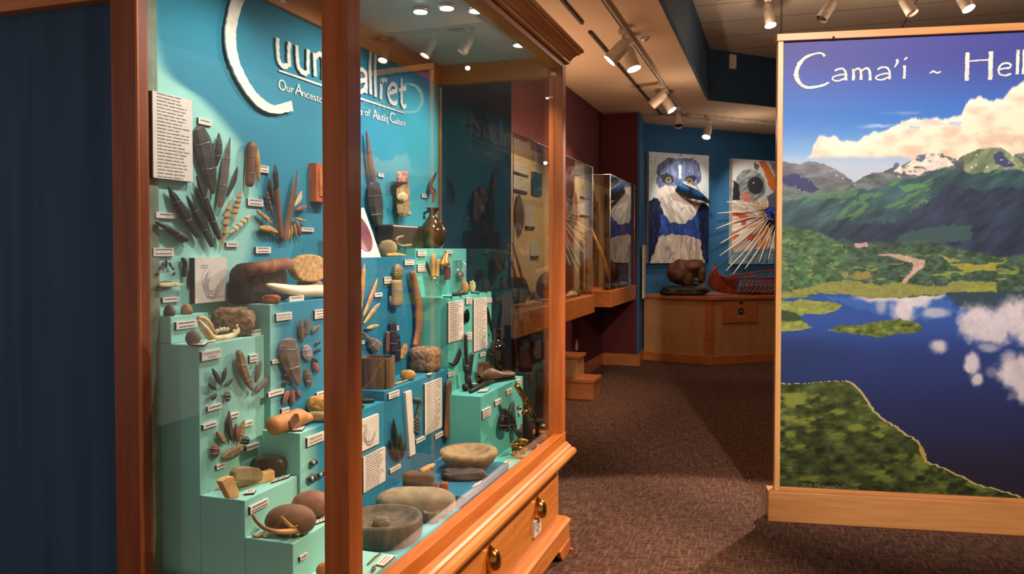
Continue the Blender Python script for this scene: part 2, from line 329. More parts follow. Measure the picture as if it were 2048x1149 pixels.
# recessed lamps in the case ceiling
for x,y in ((-1.33,2.82),(-1.215,2.81),(-1.12,2.88),(-1.12,2.02),(-1.12,3.42)):
    part(MB().lathe((x,y,ZT-.012),[(.034,0),(.034,.014)],20),'downlight_ring',M_steel)
    part(MB().lathe((x,y,ZT-.015),[(.026,0),(.026,.004)],20),'downlight_lens',M_lensm)
# glass
GX=-1.045
part(MB().box((GX-.004,1.77,ZL-.01),(GX,3.72,2.40)),'front_glass',M_glass)
part(MB().box((-1.634,1.722,.57),(-1.07,1.726,2.40)),'end_glass',M_glass)
part(MB().box((-1.665,3.735,.57),(-1.07,3.739,2.36)),'end_glass',M_glass)
# backdrop and lettering
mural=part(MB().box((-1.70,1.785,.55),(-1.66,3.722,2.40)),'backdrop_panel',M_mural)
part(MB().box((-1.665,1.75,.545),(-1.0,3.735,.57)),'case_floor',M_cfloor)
# lower cabinet
cab=part(MB().box((-1.73,1.70,.14),(-1.03,3.76,.545)),'cabinet_body',M_cher_h,case,.002)
part(MB().box((-1.045,1.70,.545),(-.997,3.775,.60)).box((-1.66,1.70,.545),(-1.045,1.745,.60)).box((-1.66,3.73,.545),(-1.045,3.775,.60)),'sill_rail',mat('cherry_sill',(214,122,50),(196,104,40),rough=.35,scale=5,stretch=(8,.6,8),coat=.2),case,.003)
lm=mould([(.0,.455),(.014,.457),(.018,.468),(.034,.476),(.044,.486),(.047,.500),(.040,.513),(.026,.520),(.024,.528),(.016,.536),(.008,.548),(-.002,.552)],X0,X1,Y0,Y1)
part(lm,'ledge_moulding',M_cher_h,case)
bm_=mould([(.016,.06),(.020,.062),(.020,.140),(.026,.146),(.026,.156),(.014,.168),(.008,.176),(-.01,.178)],X0,X1-.004,Y0,Y1)
part(bm_,'base_moulding',M_cher_h,case)
part(MB().prism([(-1.0,3.80,0),(-1.0,3.66,0),(-1.0,3.62,.03),(-1.0,3.60,.062),(-1.0,3.80,.062)],(.022,0,0)).prism([(-.985,3.80,0),(-1.10,3.80,0),(-1.14,3.80,.062),(-.985,3.80,.062)],(0,-.02,0)).box((-.99,3.79,0),(-.965,3.81,.012)),'bracket_foot',M_cher_v,case,.003)
part(MB().prism([(-1.0,1.69,0),(-1.0,1.82,0),(-1.0,1.86,.03),(-1.0,1.88,.062),(-1.0,1.69,.062)],(.022,0,0)),'bracket_foot',M_cher_v,case,.003)
part(MB().box((-1.72,1.74,0),(-1.10,3.72,.06)),'plinth',M_black)
for a,b in ((1.74,2.385),(2.395,3.10),(3.11,3.72)):
    pass
drs=((1.745,2.385,2.06),(2.395,3.70,None))
def cup_pull(par,y,z):
    V=[];n=20;m=10
    for i in range(m+1):
        a=pi/2*i/m
        for j in range(n): t=2*pi*j/n; V.append((-1.017+.044*sin(a),y+.036*cos(a)**.6*cos(t) if i<m else y,z+(.058 if sin(t)>0 else .034)*(cos(a)**.6 if i<m else 0)*sin(t)))
    F=[(i*n+j,i*n+(j+1)%n,(i+1)*n+(j+1)%n,(i+1)*n+j) for i in range(m) for j in range(n)]
    mb=MB().add(V,F,True); mb.box((-1.019,y-.034,z-.034),(-1.015,y+.034,z+.01)); mb.tube([(-1.012,y,z+.056),(-1.010,y,z+.070)],[.008,.004],8); return mb.build('cup_pull',M_brass,par)
d1=part(MB().box((-1.035,1.745,.17),(-1.018,2.388,.455)),'drawer',M_cher_h,case,.002)
d2=part(MB().box((-1.035,2.394,.17),(-1.018,3.045,.455)),'drawer',M_cher_h,case,.002)
d3=part(MB().box((-1.035,3.045,.17),(-1.018,3.69,.455)),'drawer',M_cher_h,case,.002)
cup_pull(d2,2.74,.335); cup_pull(d3,3.35,.335); cup_pull(d1,2.06,.335)
part(MB().box((-1.02,3.29,.235),(-1.008,3.39,.305)),'drawer_card',M_card,d3)
tm=MB()
for k,(a,b) in enumerate(((.28,.75),(.3,.6),(.15,.8),(.35,.7))): tm.box((-1.0081,3.29+.1*a,.294-.014*k),(-1.0075,3.29+.1*b,.287-.014*k))
# printed_text is a sub-sub part otherwise: keep it on the case
part(tm,'printed_text',M_inkd,case)

# ------------------------------------------------------------------ strokes (cut-out lettering)
def ribbon(mb,P,wd,n,th,jit=.12,seed=0):
    """flat irregular stroke in the plane with normal n, thickness th"""
    P=smooth_pts(P,7) if len(P)>2 else smooth_pts(P,5); k=len(P); n=Vector(n).normalized(); L_=[];R_=[]
    for i,p in enumerate(P):
        d=(P[min(i+1,k-1)]-P[max(i-1,0)]).normalized(); s=d.cross(n).normalized(); t=i/(k-1)
        w=(wd if not isinstance(wd,(list,tuple)) else float(np.interp(t,np.linspace(0,1,len(wd)),wd)))/2
        L_.append(p+s*w*(1+jit*mnoise.noise(p*90+Vector((seed,0,0)))*2)); R_.append(p-s*w*(1+jit*mnoise.noise(p*80+Vector((9,seed,0)))*2))
    V=[];F=[]
    for i in range(k): V+=[L_[i],R_[i],L_[i]+n*th,R_[i]+n*th]
    for i in range(k-1):
        a=4*i;b=a+4; F+=[(a+2,a+3,b+3,b+2),(a,b,b+1,a+1),(a,a+2,b+2,b),(a+1,b+1,b+3,a+3)]
    F+=[(0,1,3,2),(4*k-4,4*k-2,4*k-1,4*k-3)]
    mb.add(V,F)
XM=-1.66; nx=(1,0,0)
def PX(pts,x): return [at(*p,x=x) for p in pts]
bigc=MB(); ribbon(bigc,PX([(563,6),(560,-22),(535,-44),(502,-38),(477,-6),(462,40),(459,86),(469,130),(489,170),(515,203),(546,219),(582,212)],XM+.01),[.026,.03,.022,.03,.044,.05,.05,.046,.040,.038,.028,.036],nx,.006,.10)
bigc.build('title_letter',M_white,mural)
LET=[[(553,76),(554,100),(556,120),(563,131),(574,132)],[(577,84),(576,110),(577,134)],
 [(592,91),(593,115),(596,134),(603,144),(613,147)],[(615,99),(614,125),(615,148)],
 [(627,106),(628,130),(629,153)],[(628,116),(636,108),(643,113),(645,130),(645,158)],[(645,124),(653,115),(660,121),(661,140),(661,165)],
 [(672,125),(672,170)],[(684,92),(684,174)],[(695,92),(695,178)],
 [(710,146),(722,139),(730,148),(731,165),(731,187)],[(730,160),(716,163),(708,174),(714,184),(724,182),(730,174)],
 [(740,101),(739,145),(740,189)],[(750,106),(749,150),(750,194)],
 [(762,158),(761,178),(761,199)],[(761,168),(766,160),(773,162)],
 [(776,186),(784,184),(792,180),(789,171),(782,169),(776,178),(776,192),(781,204),(788,207),(793,204)],
 [(802,157),(802,185),(802,205),(806,214),(811,211)],[(797,181),(811,176)]]
tl=MB()
for i,l in enumerate(LET): ribbon(tl,PX(l,XM+.004),.019,nx,.004,.2,i)
tl.build('title_lettering',M_white,mural)
ul=MB(); ribbon(ul,PX([(557,141),(690,187),(809,227)],XM+.003),[.006,.010,.004],nx,.002,.1); ul.build('title_rule',M_white,mural)
def text_mesh(s):
    c=bpy.data.curves.new('t','FONT'); c.body=s; c.size=1; o=bpy.data.objects.new('t',c); COL.objects.link(o)
    me=bpy.data.meshes.new_from_object(o); v=[tuple(p.co) for p in me.vertices]; f=[tuple(p.vertices) for p in me.polygons]
    bpy.data.objects.remove(o); bpy.data.curves.remove(c); bpy.data.meshes.remove(me); return v,f
def put_text(mb,s,org,ud,vd,width,height,n,th=.0008):
    v,f=text_mesh(s)
    if not v: return
    x0=min(p[0] for p in v);x1=max(p[0] for p in v); org,ud,vd,n=map(Vector,(org,ud,vd,n))
    sc=height/.70
    mb.add([org+ud*((p[0]-x0)/(x1-x0)*width)+vd*(p[1]*sc)+n*th for p in v],f)
def subt(s,a,b,h):
    sb=MB(); A=at(*a,x=XM+.003);B=at(*b,x=XM+.003); put_text(sb,s,A,Vector((0,1,(B.z-A.z)/(B.y-A.y))),(0,0,1),B.y-A.y,h,nx); sb.build('subtitle_word',M_white,mural)
for s,a,b,h in (('O',(557,179),(571.5,183),.038),('ur',(573,183),(587,187),.028),('A',(589.5,188),(605,193),.042),('ncestors',(604,193),(658,211),.028),
    ('7,500 Y',(665,213),(700,225),.034),('ears of',(703,227),(740,233),.030),('A',(745,237),(756,240),.042),('lutiiq',(756,240),(776,245),.034),('C',(779,244),(790,247),.046),('ulture',(790,248),(810.5,253),.030)): subt(s,a,b,h)

# ------------------------------------------------------------------ DISPLAY BLOCKS
def block(a,b,m,label,name='display_block'):
    return tag(MB().box(a,b).build(name,m,None,.0015),label,'display block')
YB=3.715
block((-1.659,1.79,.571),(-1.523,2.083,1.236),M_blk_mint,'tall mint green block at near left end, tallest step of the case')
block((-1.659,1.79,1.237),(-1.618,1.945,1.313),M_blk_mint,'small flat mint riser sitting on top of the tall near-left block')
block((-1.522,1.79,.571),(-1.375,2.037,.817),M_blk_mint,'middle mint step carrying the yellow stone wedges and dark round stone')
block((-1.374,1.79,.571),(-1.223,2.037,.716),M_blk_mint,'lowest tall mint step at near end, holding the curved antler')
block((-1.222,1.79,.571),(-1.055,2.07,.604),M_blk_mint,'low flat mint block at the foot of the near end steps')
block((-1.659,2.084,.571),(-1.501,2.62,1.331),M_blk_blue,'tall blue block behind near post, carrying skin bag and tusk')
block((-1.659,2.621,.571),(-1.501,3.12,1.472),M_blk_dblue,'tall deep blue block with wooden doll and carved sticks on its face')
block((-1.659,3.121,.571),(-1.501,YB,1.508),M_blk_mint2,'tallest sea green block in the far back corner under the brown jug')
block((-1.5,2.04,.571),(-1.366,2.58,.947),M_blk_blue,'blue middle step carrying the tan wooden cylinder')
block((-1.5,2.581,.571),(-1.366,3.165,.982),M_blk_dblue,'deep blue step carrying square wooden box and round mortar stone')
block((-1.5,3.166,.571),(-1.366,YB,1.292),M_blk_mint2,'sea green block with two tall text panels, under the glass tumbler')
block((-1.365,3.13,.571),(-1.200,YB,.876),M_blk_mint2,'sea green low block carrying the leather shoe')
block((-1.365,2.61,.571),(-1.06,3.09,.615),M_blk_dblue,'flat blue plinth under the large shallow stone bowl')
XF1,XFM,XFC,XF2,XF3,XFR=-1.523,-1.501,-1.366,-1.375,-1.223,-1.200

# ------------------------------------------------------------------ caption cards and text panels
def lines_on(mb,y0,y1,z0,z1,x,n,rng,gap=.35,align=0):
    h=(z1-z0)/n
    for k in range(n):
        zt=z1-h*k-h*.22; zb=zt-h*(1-gap)*.75
        a=y0+(y1-y0)*.10; e=y1-(y1-y0)*(.08+rng.random()*.25)
        if align: d=(y1-y0)*(.08+rng.random()*.12); a=y0+d; e=y1-d
        p=a; zt-=h*.06; zb=max(zb,zt-.003)
        while p<e-1e-4:
            w=(y1-y0)*(.08+rng.random()*.16); q=min(p+w,e); mb.box((x,p,zb),(x+.0006,q,zt)); p=q+(y1-y0)*.03
def card(X,l,t,r,b,where,n=1,txt=None,th=.007,so=.0,nm='caption_card',dark=False):
    x=X+so; A=at(l,t,x=x+th); Rr=at(r,t,x=x+th); Bq=at(l,b,x=x+th); y0,y1,z1,z0=A.y,Rr.y,A.z,Bq.z
    o=MB().box((X+.0002,y0,z0),(x+th,y1,z1)).build(nm,M_card)
    # dark foam edge
    e=MB().box((X+.0004,y0-.0006,z0-.0006),(x+th*.85,y1+.0004,z1-.0002)); ob=e.build('foam_edge',M_cedge,o)
    tag(o,where,'caption card' if nm=='caption_card' else 'text panel')
    tx=MB(); rng=random.Random(int(l*7+t)); ink=M_inkd if (txt or dark) else (M_ink if n>3 else M_inkd)
    if txt:
        h=(z1-z0)/(len(txt)+.4)
        for k,s in enumerate(txt): 
            wd=(y1-y0)*min(.86,.09*len(s)); put_text(tx,s,(x+th,(y0+y1)/2-wd/2,z1-h*(k+.95)),(0,1,0),(0,0,1),wd,h*.6,nx)
    else: lines_on(tx,y0,y1,z0,z1,x+th,n,rng,.45 if n>3 else .3,align=(n<=3))
    tx.build('printed_text',ink,o); return o
cards=[
(XM,397,235,424,247,'small white caption card above the large dark slate blade',1),
(XM,519,330,538,344,'small white caption card right of the slim tan dagger',2),
(XM,496,397,527,411,'two-line white caption card below the brown wooden tool handle',2),
(XM,312,424,353,436,'white caption card left of the thick black slate lances',1),
(XM,603,455,628,463,'white caption card at right of the small fan of points on the backdrop',1),
(XM,453,485,477,494,'small white caption card under the barbed tan harpoon points',1),
(XM,512,494,542,507,'two-line white caption card above the rolled bark of the skin bag',2),
(XM,307,496,348,513,'two-line white caption card above the half ring of tiny points',2),
(XM,326,596,358,606,'white caption card above the two small cone stones',1),
(XM,757,346,768,353,'tiny white card right of the tall paddle on the backdrop',1),
(XM,844,388,856,395,'tiny white card left of the hanging feather tassel',1),
(XM,810,422,822,428,'tiny white card at the lower tip of the beaded quiver',1),
(-1.618,353,645,394,660,'white card on the face of the small mint riser',2),
(XF1,500,711,516,726,'narrow white card between the large brown spear point and its neighbour',2),
(XF1,416,814,444,824,'white card below the ring of six small dark points',1),
(XF1,462,829,479,838,'tiny white card touching the tallest point of the lower fan',1),
(XF1,407,851,436,860,'white card at left above the lower fan of scrapers',1),
(XF1,491,846,507,855,'tiny white card at right of the lower fan of tan points',1),
(XF1,493,894,519,904,'white card right of the broad tan flake',1),
(XF1,434,932,452,941,'small white card at the very bottom of the tall mint block face',1),
(XFM,545,722,568,729,'white card left of the big brown slate slab',1),
(XFM,537,786,568,796,'long white card left of the hand-like trio of flakes',1),
(XFM,564,819,579,829,'small white card just above the tan wooden cylinder',1),
(XFM,634,787,652,797,'white card behind the yellow granular stone, beside the near post',1),
(XF2,501,1015,538,1029,'two-line white card touched by the long end of the antler',2),
(XF3,601,1115,616,1124,'small white card on the lowest mint step face',1),
(XFM,810,520,829,531,'two-line white card above the bent wooden club',2),
(XFM,769,555,784,568,'two-line white card left of the wooden doll head',2),
(XFM,750,587,765,595,'small white card between the carved sticks and the doll',1),
(XFM,790,654,798,662,'tiny square white card above the dark spoon',1),
(XFM,716,684,730,691,'white card left of the flat fan-bladed paddle',1),
(XFM,836,502,853,513,'white card in the upper left corner of the sea green block by the jug',2),
(XFM,836,529,853,544,'three-line white card left of the two upright tan rulers',3),
(XFM,893,502,906,508,'white card behind the copper pitcher top',1),
(XFC,933,597,944,610,'three-line card between the tops of two text panels',3),
(XFC,933,668,944,683,'three-line card between the lower parts of two text panels',3),
(XFC,975,598,984,607,'two-line card right of the taller text panel',2),
(XFC,961,708,972,715,'tiny card under the taller text panel',1),
(XFC,897,748,910,755,'tiny card below the black hook',1),
(XFC,778,788,799,800,'two-line card under the wooden box on the deep blue step',2),
(XFC,833,881,851,889,'card under the hanging strand of dark beads',1),
(XFC,871,871,887,880,'card left of the lower end of the upright brown stick',1),
(XFC,781,940,802,948,'card under the bunch of black blades, near the flat plinth',1),
(XFR,966,822,982,840,'three-line square card above the brown leather case',3),
(XFR,991,803,1003,813,'tiny card above the black boot',1),
(XFR,1014,782,1025,791,'tiny card above the slim grey feather shape',1),
(XFR,1034,762,1043,773,'card at the eyepiece end of the brass microscope',2),
(XFR,1039,826,1044,832,'tiny card behind the microscope body',1),
]
for X,l,t,r,b,w,n in cards: card(X,l,t,r,b,w,n)
card(XF1,404,705,443,723,'card reading CHIPPED STONE TOOLS on the tall mint block',2,['CHIPPED STONE','TOOLS'])
card(XFM,553,628,584,643,'card reading GROUND AND CHIPPED STONE on the tall blue block',2,['GROUND AND','CHIPPED STONE'])
card(XFM,630,621,652,639,'three-line card beside the near post on the tall blue block',3,dark=True)
card(XFC,615,877,650,895,'card reading PERSONAL ADORNMENT on the blue middle step',2,['PERSONAL','ADORNMENT'])
card(XM,305,181,384,355,'large white text panel in the upper left corner of the backdrop',25,th=.02,nm='text_panel')
card(XFC,897,606,927,687,'narrow white text panel left of the round black lens',18,nm='text_panel')
card(XFC,948,599,974,705,'taller narrow white text panel, right one on the sea green block',24,nm='text_panel')
card(XFC,850,769,884,873,'tall white text panel left of the upright brown stick',23,nm='text_panel')
card(XFC,727,916,771,988,'white text panel at the foot of the step beside the near post',14,nm='text_panel')
# drawing panels
def drawing(X,l,t,r,b,label,seed):
    o=card(X,l,t,r,b,label,1,nm='drawing_panel',th=.02 if X==XM else .01); ch=[c for c in o.children if c.name.startswith('printed')][0]; bpy.data.objects.remove(ch)
    th=.02 if X==XM else .01; x=X+th; mb=MB(); rng=random.Random(seed)
    q=lambda u,v:(lambda a,c,d:Vector((x+.0003,a.y+(c.y-a.y)*u,a.z+(d.z-a.z)*v)))(at(l,t,x=x),at(r,t,x=x),at(l,b,x=x))
    for k in range(9):
        cx,cy=.55+rng.uniform(-.08,.08),.45+.05*k; P=[q(cx+(.30-.02*k)*cos(a)+rng.uniform(-.02,.02),min(.9,cy*.6+.2+(.28)*sin(a)+rng.uniform(-.02,.02))) for a in [i*.6 for i in range(0,8)]]
        ribbon(mb,P,.0016,nx,.0004)
    lines_on(mb,q(.15,0).y,q(.45,0).y,q(0,.24).z,q(0,.14).z,x,2,rng,.3); lines_on(mb,q(.65,0).y,q(.92,0).y,q(0,.9).z,q(0,.86).z,x,1,rng,.3)
    mb.build('line_drawing',mat('pencil_grey',(196,184,178),rough=.8),o); return o
drawing(XM,390,516,453,608,'white framed line drawing panel with thin black border on the backdrop',3)
drawing(XFC,716,845,758,908,'white line drawing panel above the text panel beside the near post',5)
# white slanted strip
P=[at(812,786,x=XFC+.012),at(824,781,x=XFC+.012),at(832,908,x=XFC+.012),at(821,914,x=XFC+.012)]
tag(MB().prism([p-Vector((.0115,0,0)) for p in P],(.01,0,0)).build('panel_strip',M_card),'long narrow blank white strip leaning slightly on the deep blue step','strip')
# flat / standing cards on block tops
def flatcard(Z,pts,where,stand=False):
    P=[at(*p,z=Z+.006) for p in pts]; o=MB().prism([p-Vector((0,0,.0058)) for p in P],(0,0,.006)).build('caption_card',M_card)
    e=MB().prism([p-Vector((0,0,.0056))+ (p-sum(P,Vector())/4)*.03 for p in P],(0,0,.005)).build('foam_edge',M_cedge,o)
    c=sum(P,Vector())/4; mb=MB()
    for k in(-1,1): 
        u=(P[1]-P[0]+P[2]-P[3])/2; v=(P[3]-P[0]+P[2]-P[1])/2; mb.obox(c+v*.17*k+Vector((0,0,.0003)),u*.36,v*.05,(0,0,.0003))
    mb.build('printed_text',M_inkd,o); return tag(o,where,'caption card')
flatcard(1.236,[(382,689),(389,683),(417,683),(408,690)],'flat white card in front of the round grey pebble')
flatcard(.817,[(488,988),(495,981),(512,979),(508,986)],'short flat white card in front of the yellow wedges')
flatcard(.817,[(542,965),(548,961),(582,948),(576,954)],'long flat white card in front of the dark round stone')
flatcard(.716,[(630,1048),(636,1040),(652,1033),(652,1040)],'flat white card right of the large oval stone on the lowest step')
flatcard(.947,[(584,861),(592,855),(610,853),(604,860)],'flat white card in front of the tan wooden cylinder')
flatcard(.604,[(752,1129),(769,1109),(790,1112),(767,1132)],'flat white card on the low mint block at the foot of the steps')
flatcard(.571,[(805,1121),(812,1107),(828,1101),(821,1108)],'flat white card beside the big grooved basin')
flatcard(.615,[(840,979),(847,975),(863,966),(857,970)],'flat white card between the red stones and the lamp stone')
flatcard(.615,[(943,976),(950,968),(965,961),(960,968)],'flat white card in front of the ragged dark stone')
flatcard(.615,[(1007,927),(1011,922),(1018,921),(1014,926)],'tiny flat white card right of the large shallow bowl')
flatcard(.571,[(1030,931),(1037,925),(1044,922),(1038,929)],'flat white card in front of the golden ornament')
flatcard(.571,[(1074,895),(1078,891),(1083,891),(1079,895)],'tiny flat white card in the far right corner of the case')
flatcard(.982,[(852,750),(858,746),(866,746),(860,750)],'tiny flat white card in front of the round mortar stone')
flatcard(.876,[(955,784),(962,779),(980,776),(973,783)],'square flat white card in front of the rusty pliers')
flatcard(.876,[(940,772),(944,768),(960,764),(956,768)],'narrow flat white card behind the old knife')
flatcard(.876,[(1020,750),(1024,747),(1029,747),(1026,750)],'tiny flat white card behind the toe of the shoe')
def standcard(X,Z,l,t,r,b,where):
    A=at(l,t,x=X);B=at(r,t,x=X); z1=Z+(at(l,t,x=X).z-at(l,b,x=X).z); o=MB().box((X-.004,A.y,Z+.0005),(X,B.y,z1)).build('caption_card',M_card)
    mb=MB(); lines_on(mb,A.y,B.y,Z+.003,z1,X,1,random.Random(l),.3,1); mb.build('printed_text',M_inkd,o); tag(o,where,'caption card')
standcard(-1.535,1.236,502,661,526,672,'upright white card standing right of the large porous stone')
standcard(-1.512,1.331,579,597,608,608,'upright white card standing under the ivory tusk')

# ------------------------------------------------------------------ wall-mounted artefacts
PROF={'leaf':[(0,.02),(.12,.45),(.3,.85),(.5,1),(.7,.9),(.88,.5),(1,.08)],
 'dagger':[(0,.02),(.15,.5),(.35,.9),(.6,1),(.85,.95),(.97,.85),(1,.6)],
 'rod':[(0,.6),(.03,.95),(.5,1),(.97,.9),(1,.5)],
 'lance':[(0,.02),(.2,.7),(.5,1),(.8,.75),(.93,.55),(1,.4)],
 'slab':[(0,.3),(.06,.7),(.25,.95),(.5,1),(.7,.85),(.88,.55),(1,.15)],
 'club':[(0,.2),(.2,.45),(.5,.75),(.8,1),(.93,.9),(1,.4)],
 'barb':[(0,.05),(.1,.4),(.2,.9),(.23,.38),(.38,1.0),(.41,.45),(.56,1.05),(.59,.5),(.75,.95),(.78,.5),(.9,.5),(1,.25)],
 'fan':[(0,.25),(.3,.25),(.5,.4),(.7,.9),(.9,1),(1,.85)],
 'round':[(0,.25),(.1,.62),(.3,.95),(.5,1),(.7,.95),(.9,.62),(1,.25)]}
def blade(X,pts,w,prof,m,name,label,cat,so=.014,th=.008,grp=None,pins=1,rough=.06,parent=None,n=None):
    P2=smooth_pts([Vector((p[0],p[1],0)) for p in pts],8); k=len(P2)
    if prof=='barb': P2=smooth_pts([Vector((p[0],p[1],0)) for p in pts],22); k=len(P2)
    pr=PROF[prof]; V=[]; ring=6; c=[]
    for i,p in enumerate(P2):
        t=i/(k-1); d=(P2[min(i+1,k-1)]-P2[max(i-1,0)]).normalized(); s=Vector((-d.y,d.x,0)); h=w/2*float(np.interp(t,[a for a,_ in pr],[b for _,b in pr]))
        h*=1+rough*mnoise.noise(Vector((p.x*.5,p.y*.5,w))); tt=th*(.25+.75*min(1,h/(w/2)))
        a=at(p.x-s.x*h,p.y-s.y*h,x=X+so); b=at(p.x+s.x*h,p.y+s.y*h,x=X+so); mid=(a+b)/2; c.append(mid)
        q=lambda f,dx:mid.lerp(a,f) if f>=0 else mid.lerp(b,-f)
        for f,dx in ((1,0),(.5,.8),(-.5,.8),(-1,0),(-.5,-.8),(.5,-.8)): V.append(q(f,0)+Vector((dx*tt,0,0)))
        if i in (0,): pass
    F=[(i*ring+j,i*ring+(j+1)%ring,(i+1)*ring+(j+1)%ring,(i+1)*ring+j) for i in range(k-1) for j in range(ring)]+[tuple(range(ring))[::-1],tuple((k-1)*ring+j for j in range(ring))]
    mb=MB().add(V,F,prof in('rod','club')); o=mb.build(name,m,parent)
    if parent is None: tag(o,label,cat,grp)
    if pins and parent is None:
        pm=MB()
        for f in (.33,.72):
            q=c[int(f*(k-1))]; pm.tube([(X,q.y,q.z),(X+so+th*.3,q.y,q.z)],.0012,6)
            if w>12:
                i=int(f*(k-1)); a=V[i*ring];b=V[i*ring+3]; o_=Vector((th*.95,0,0)); pm.tube([a,V[i*ring+1]+o_*.22,V[i*ring+2]+o_*.22,b],.0007,5)
        pm.build('mounting_pin',M_steel,o)
    return o
B=blade
B(XM,[(396,252),(412,310),(427,388)],36,'slab',M_slate,'slate_knife','largest broad dark slate blade, right of the big text panel','blade',th=.007)
B(XM,[(437.6,266),(437,300),(433,333)],16,'leaf',M_slate,'slate_knife','short dark leaf-shaped slate blade just right of the largest broad one','blade')
B(XM,[(460,275),(450,345),(440,415)],16,'dagger',M_sgrey,'slate_knife','long grey-brown slate blade tied with two white clips','blade')
B(XM,[(475,334),(466,365),(453,394)],10,'leaf',M_slate,'slate_knife','small dark slate blade at the right edge of the left group','blade')
B(XM,[(391,373),(402,402),(416,435)],6,'leaf',M_slateb,'slate_knife','thinnest black slate sliver between the black lances','blade',pins=0)
B(XM,[(393,352),(416,420),(439,479)],16,'lance',M_slateb,'slate_lance','long black lance running down from under the largest blade','lance',th=.012)
B(XM,[(336.5,374),(362,420),(395,474)],20,'lance',M_slateb,'slate_lance','thickest black slate lance, left of the lance group','lance',th=.014)
B(XM,[(373,392),(398,440),(424,494)],13,'lance',M_slateb,'slate_lance','slim black slate lance in the middle of the lance group','lance',th=.012)
B(XM,[(313,445),(340,460),(374,482)],19,'club',M_slate,'stone_club','stubby dark club-shaped stone below the white card at left','club',th=.016)
B(XM,[(459,402),(452,445),(445,490)],12,'barb',M_bone,'harpoon_point','longest barbed tan harpoon point, lower end dark','harpoon point')
B(XM,[(481,384),(474,412),(466,441)],12,'barb',M_bone,'harpoon_point','upright barbed tan harpoon point, upper right of the three','harpoon point')
B(XM,[(502,429),(480,450),(459,467)],12,'barb',M_bone2,'harpoon_point','pale barbed harpoon point slanting down to the left','harpoon point')
B(XM,[(502.6,284),(501,330),(499,374)],13,'rod',M_horn,'carving_tool','thick red-brown wooden tool handle with a white tie','tool handle',th=.016,so=.02)
B(XM,[(514,293),(516,330),(517.6,365)],8,'leaf',M_bone,'bone_dagger','slim tan dagger right of the red-brown handle','dagger')
o=B(XM,[(552,372),(557,425),(562.5,480)],11,'rod',M_horn,'wooden_dart','long shaft with black tip in the centre of the fan','shaft')
B(XM,[(550,330),(551,352),(553,376)],10,'dagger',M_slateb,'shaft_tip','','',parent=o,so=.02)
B(XM,[(595,341),(583,410),(569.5,481)],11,'dagger',M_horn,'wooden_dart','long light brown shaft leaning right in the fan','shaft')
B(XM,[(538,358),(543,385),(548,411)],8,'leaf',M_slate,'bone_point','short dark point, topmost left of the fan','point')
B(XM,[(531,378),(538,405),(546,434)],7,'barb',M_sgrey,'bone_point','thin barbed grey point left of the black tipped shaft','point')
B(XM,[(513,421),(527,432),(543,446)],11,'barb',M_bone,'harpoon_point','brownish barbed point slanting down right beside the fan','harpoon point')
B(XM,[(518,456),(536,458),(554,465)],13,'round',mat('honey_bone',(226,168,84),(190,124,52),rough=.5,scale=30),'toggle_head','honey coloured toggle head lying level below the fan','harpoon head',th=.012)
B(XM,[(603,382),(598,398),(589,413)],9,'leaf',M_bone2,'bone_point','pale pointed bone at the upper right of the fan','point')
B(XM,[(615,413),(604,416),(592,421)],9,'leaf',M_pink,'bone_point','reddish point lying level at the right of the fan','point')
B(XM,[(615,443),(602,440),(589,436)],6,'leaf',M_bone,'bone_point','small tan point below the reddish one','point',pins=0)
B(XM,[(592,441),(596,455),(600,472)],10,'round',M_horn,'bone_point','brown rounded piece left of the small card','point')
for i,(a,b) in enumerate((((588,446),(591,474)),((583,450),(581,478)),((578,455),(575,482)))):
    B(XM,[a,b],3,'leaf',M_bone,'bone_needle',('right','middle','left')[i]+' one of the three thin needles at the foot of the fan','needle',pins=0,grp=None)
for i,(a,b,w,m,d) in enumerate((((319,541),(314,552),7,M_pink,'reddish tiny point at the left end'),((326,530),(320,540),6,M_sgrey,'tiny grey point next to the reddish one'),((328,523),(325,534),6,M_sgrey,'tiny grey point, third from the left'),((333,518),(331,536),6,M_slateb,'tallest tiny black point, top'),((339,524),(342,535),6,M_sgrey,'tiny grey point right of the black one'),((344,533),(347,541),5,M_sgrey,'tiny grey point, last but one at right'),((351,545),(344,552),6,M_slate,'tiny dark point at the right end'))):
    B(XM,[a,b],w,'leaf',m,'stone_point',d+' of the half ring','point',so=.008,th=.005,pins=0)
B(XM,[(365.6,516),(370,530),(368,554)],8,'rod',M_slateb,'stone_knife','dark curved little knife left of the framed drawing','knife',so=.01)
B(XM,[(382,537),(380,555),(379,574)],9,'rod',M_slate,'stone_knife','dark brown strip partly behind the framed drawing','knife',so=.004,th=.004,pins=0)
o=B(XM,[(369,569),(345,570),(318,571)],9,'dagger',M_bone2,'bone_awl','level pale bone awl with dark holder','awl',th=.01)
B(XM,[(315,571),(330,570),(346,569)],16,'round',M_slate,'holder','','',parent=o,so=.006,th=.005)
# six points and spear points on the tall mint block
for a,b,w,l in (((424.5,737),(442,772),11,'upper left'),((452,735),(444,767),9,'top middle'),((466,757),(450,775),8,'upper right'),((417,767),(433,781),10,'left'),((433,786),(424,802),9,'lower left'),((455,784),(455,804),14,'broad lower right')):
    B(XF1,[a,b],w,'leaf' if w<12 else 'round',M_slate,'stone_point',l+' dark point of the ring under CHIPPED STONE TOOLS','point',so=.009,th=.006)
B(XF1,[(477,701),(487,745),(505,782)],20,'slab',mat('brown_chert',(140,106,76),(104,76,52),rough=.7,scale=40,bump=.6),'spear_point','largest brown chipped spear point on the mint block','spear point',th=.012)
B(XF1,[(522,722),(516,745),(510.6,766)],11,'leaf',M_sgrey,'spear_point','narrow grey spear point right of the largest brown one','spear point')
B(XF1,[(538,751),(525,770),(510,785)],12,'leaf',M_sgrey,'spear_point','grey spear point slanting to the block corner','spear point')
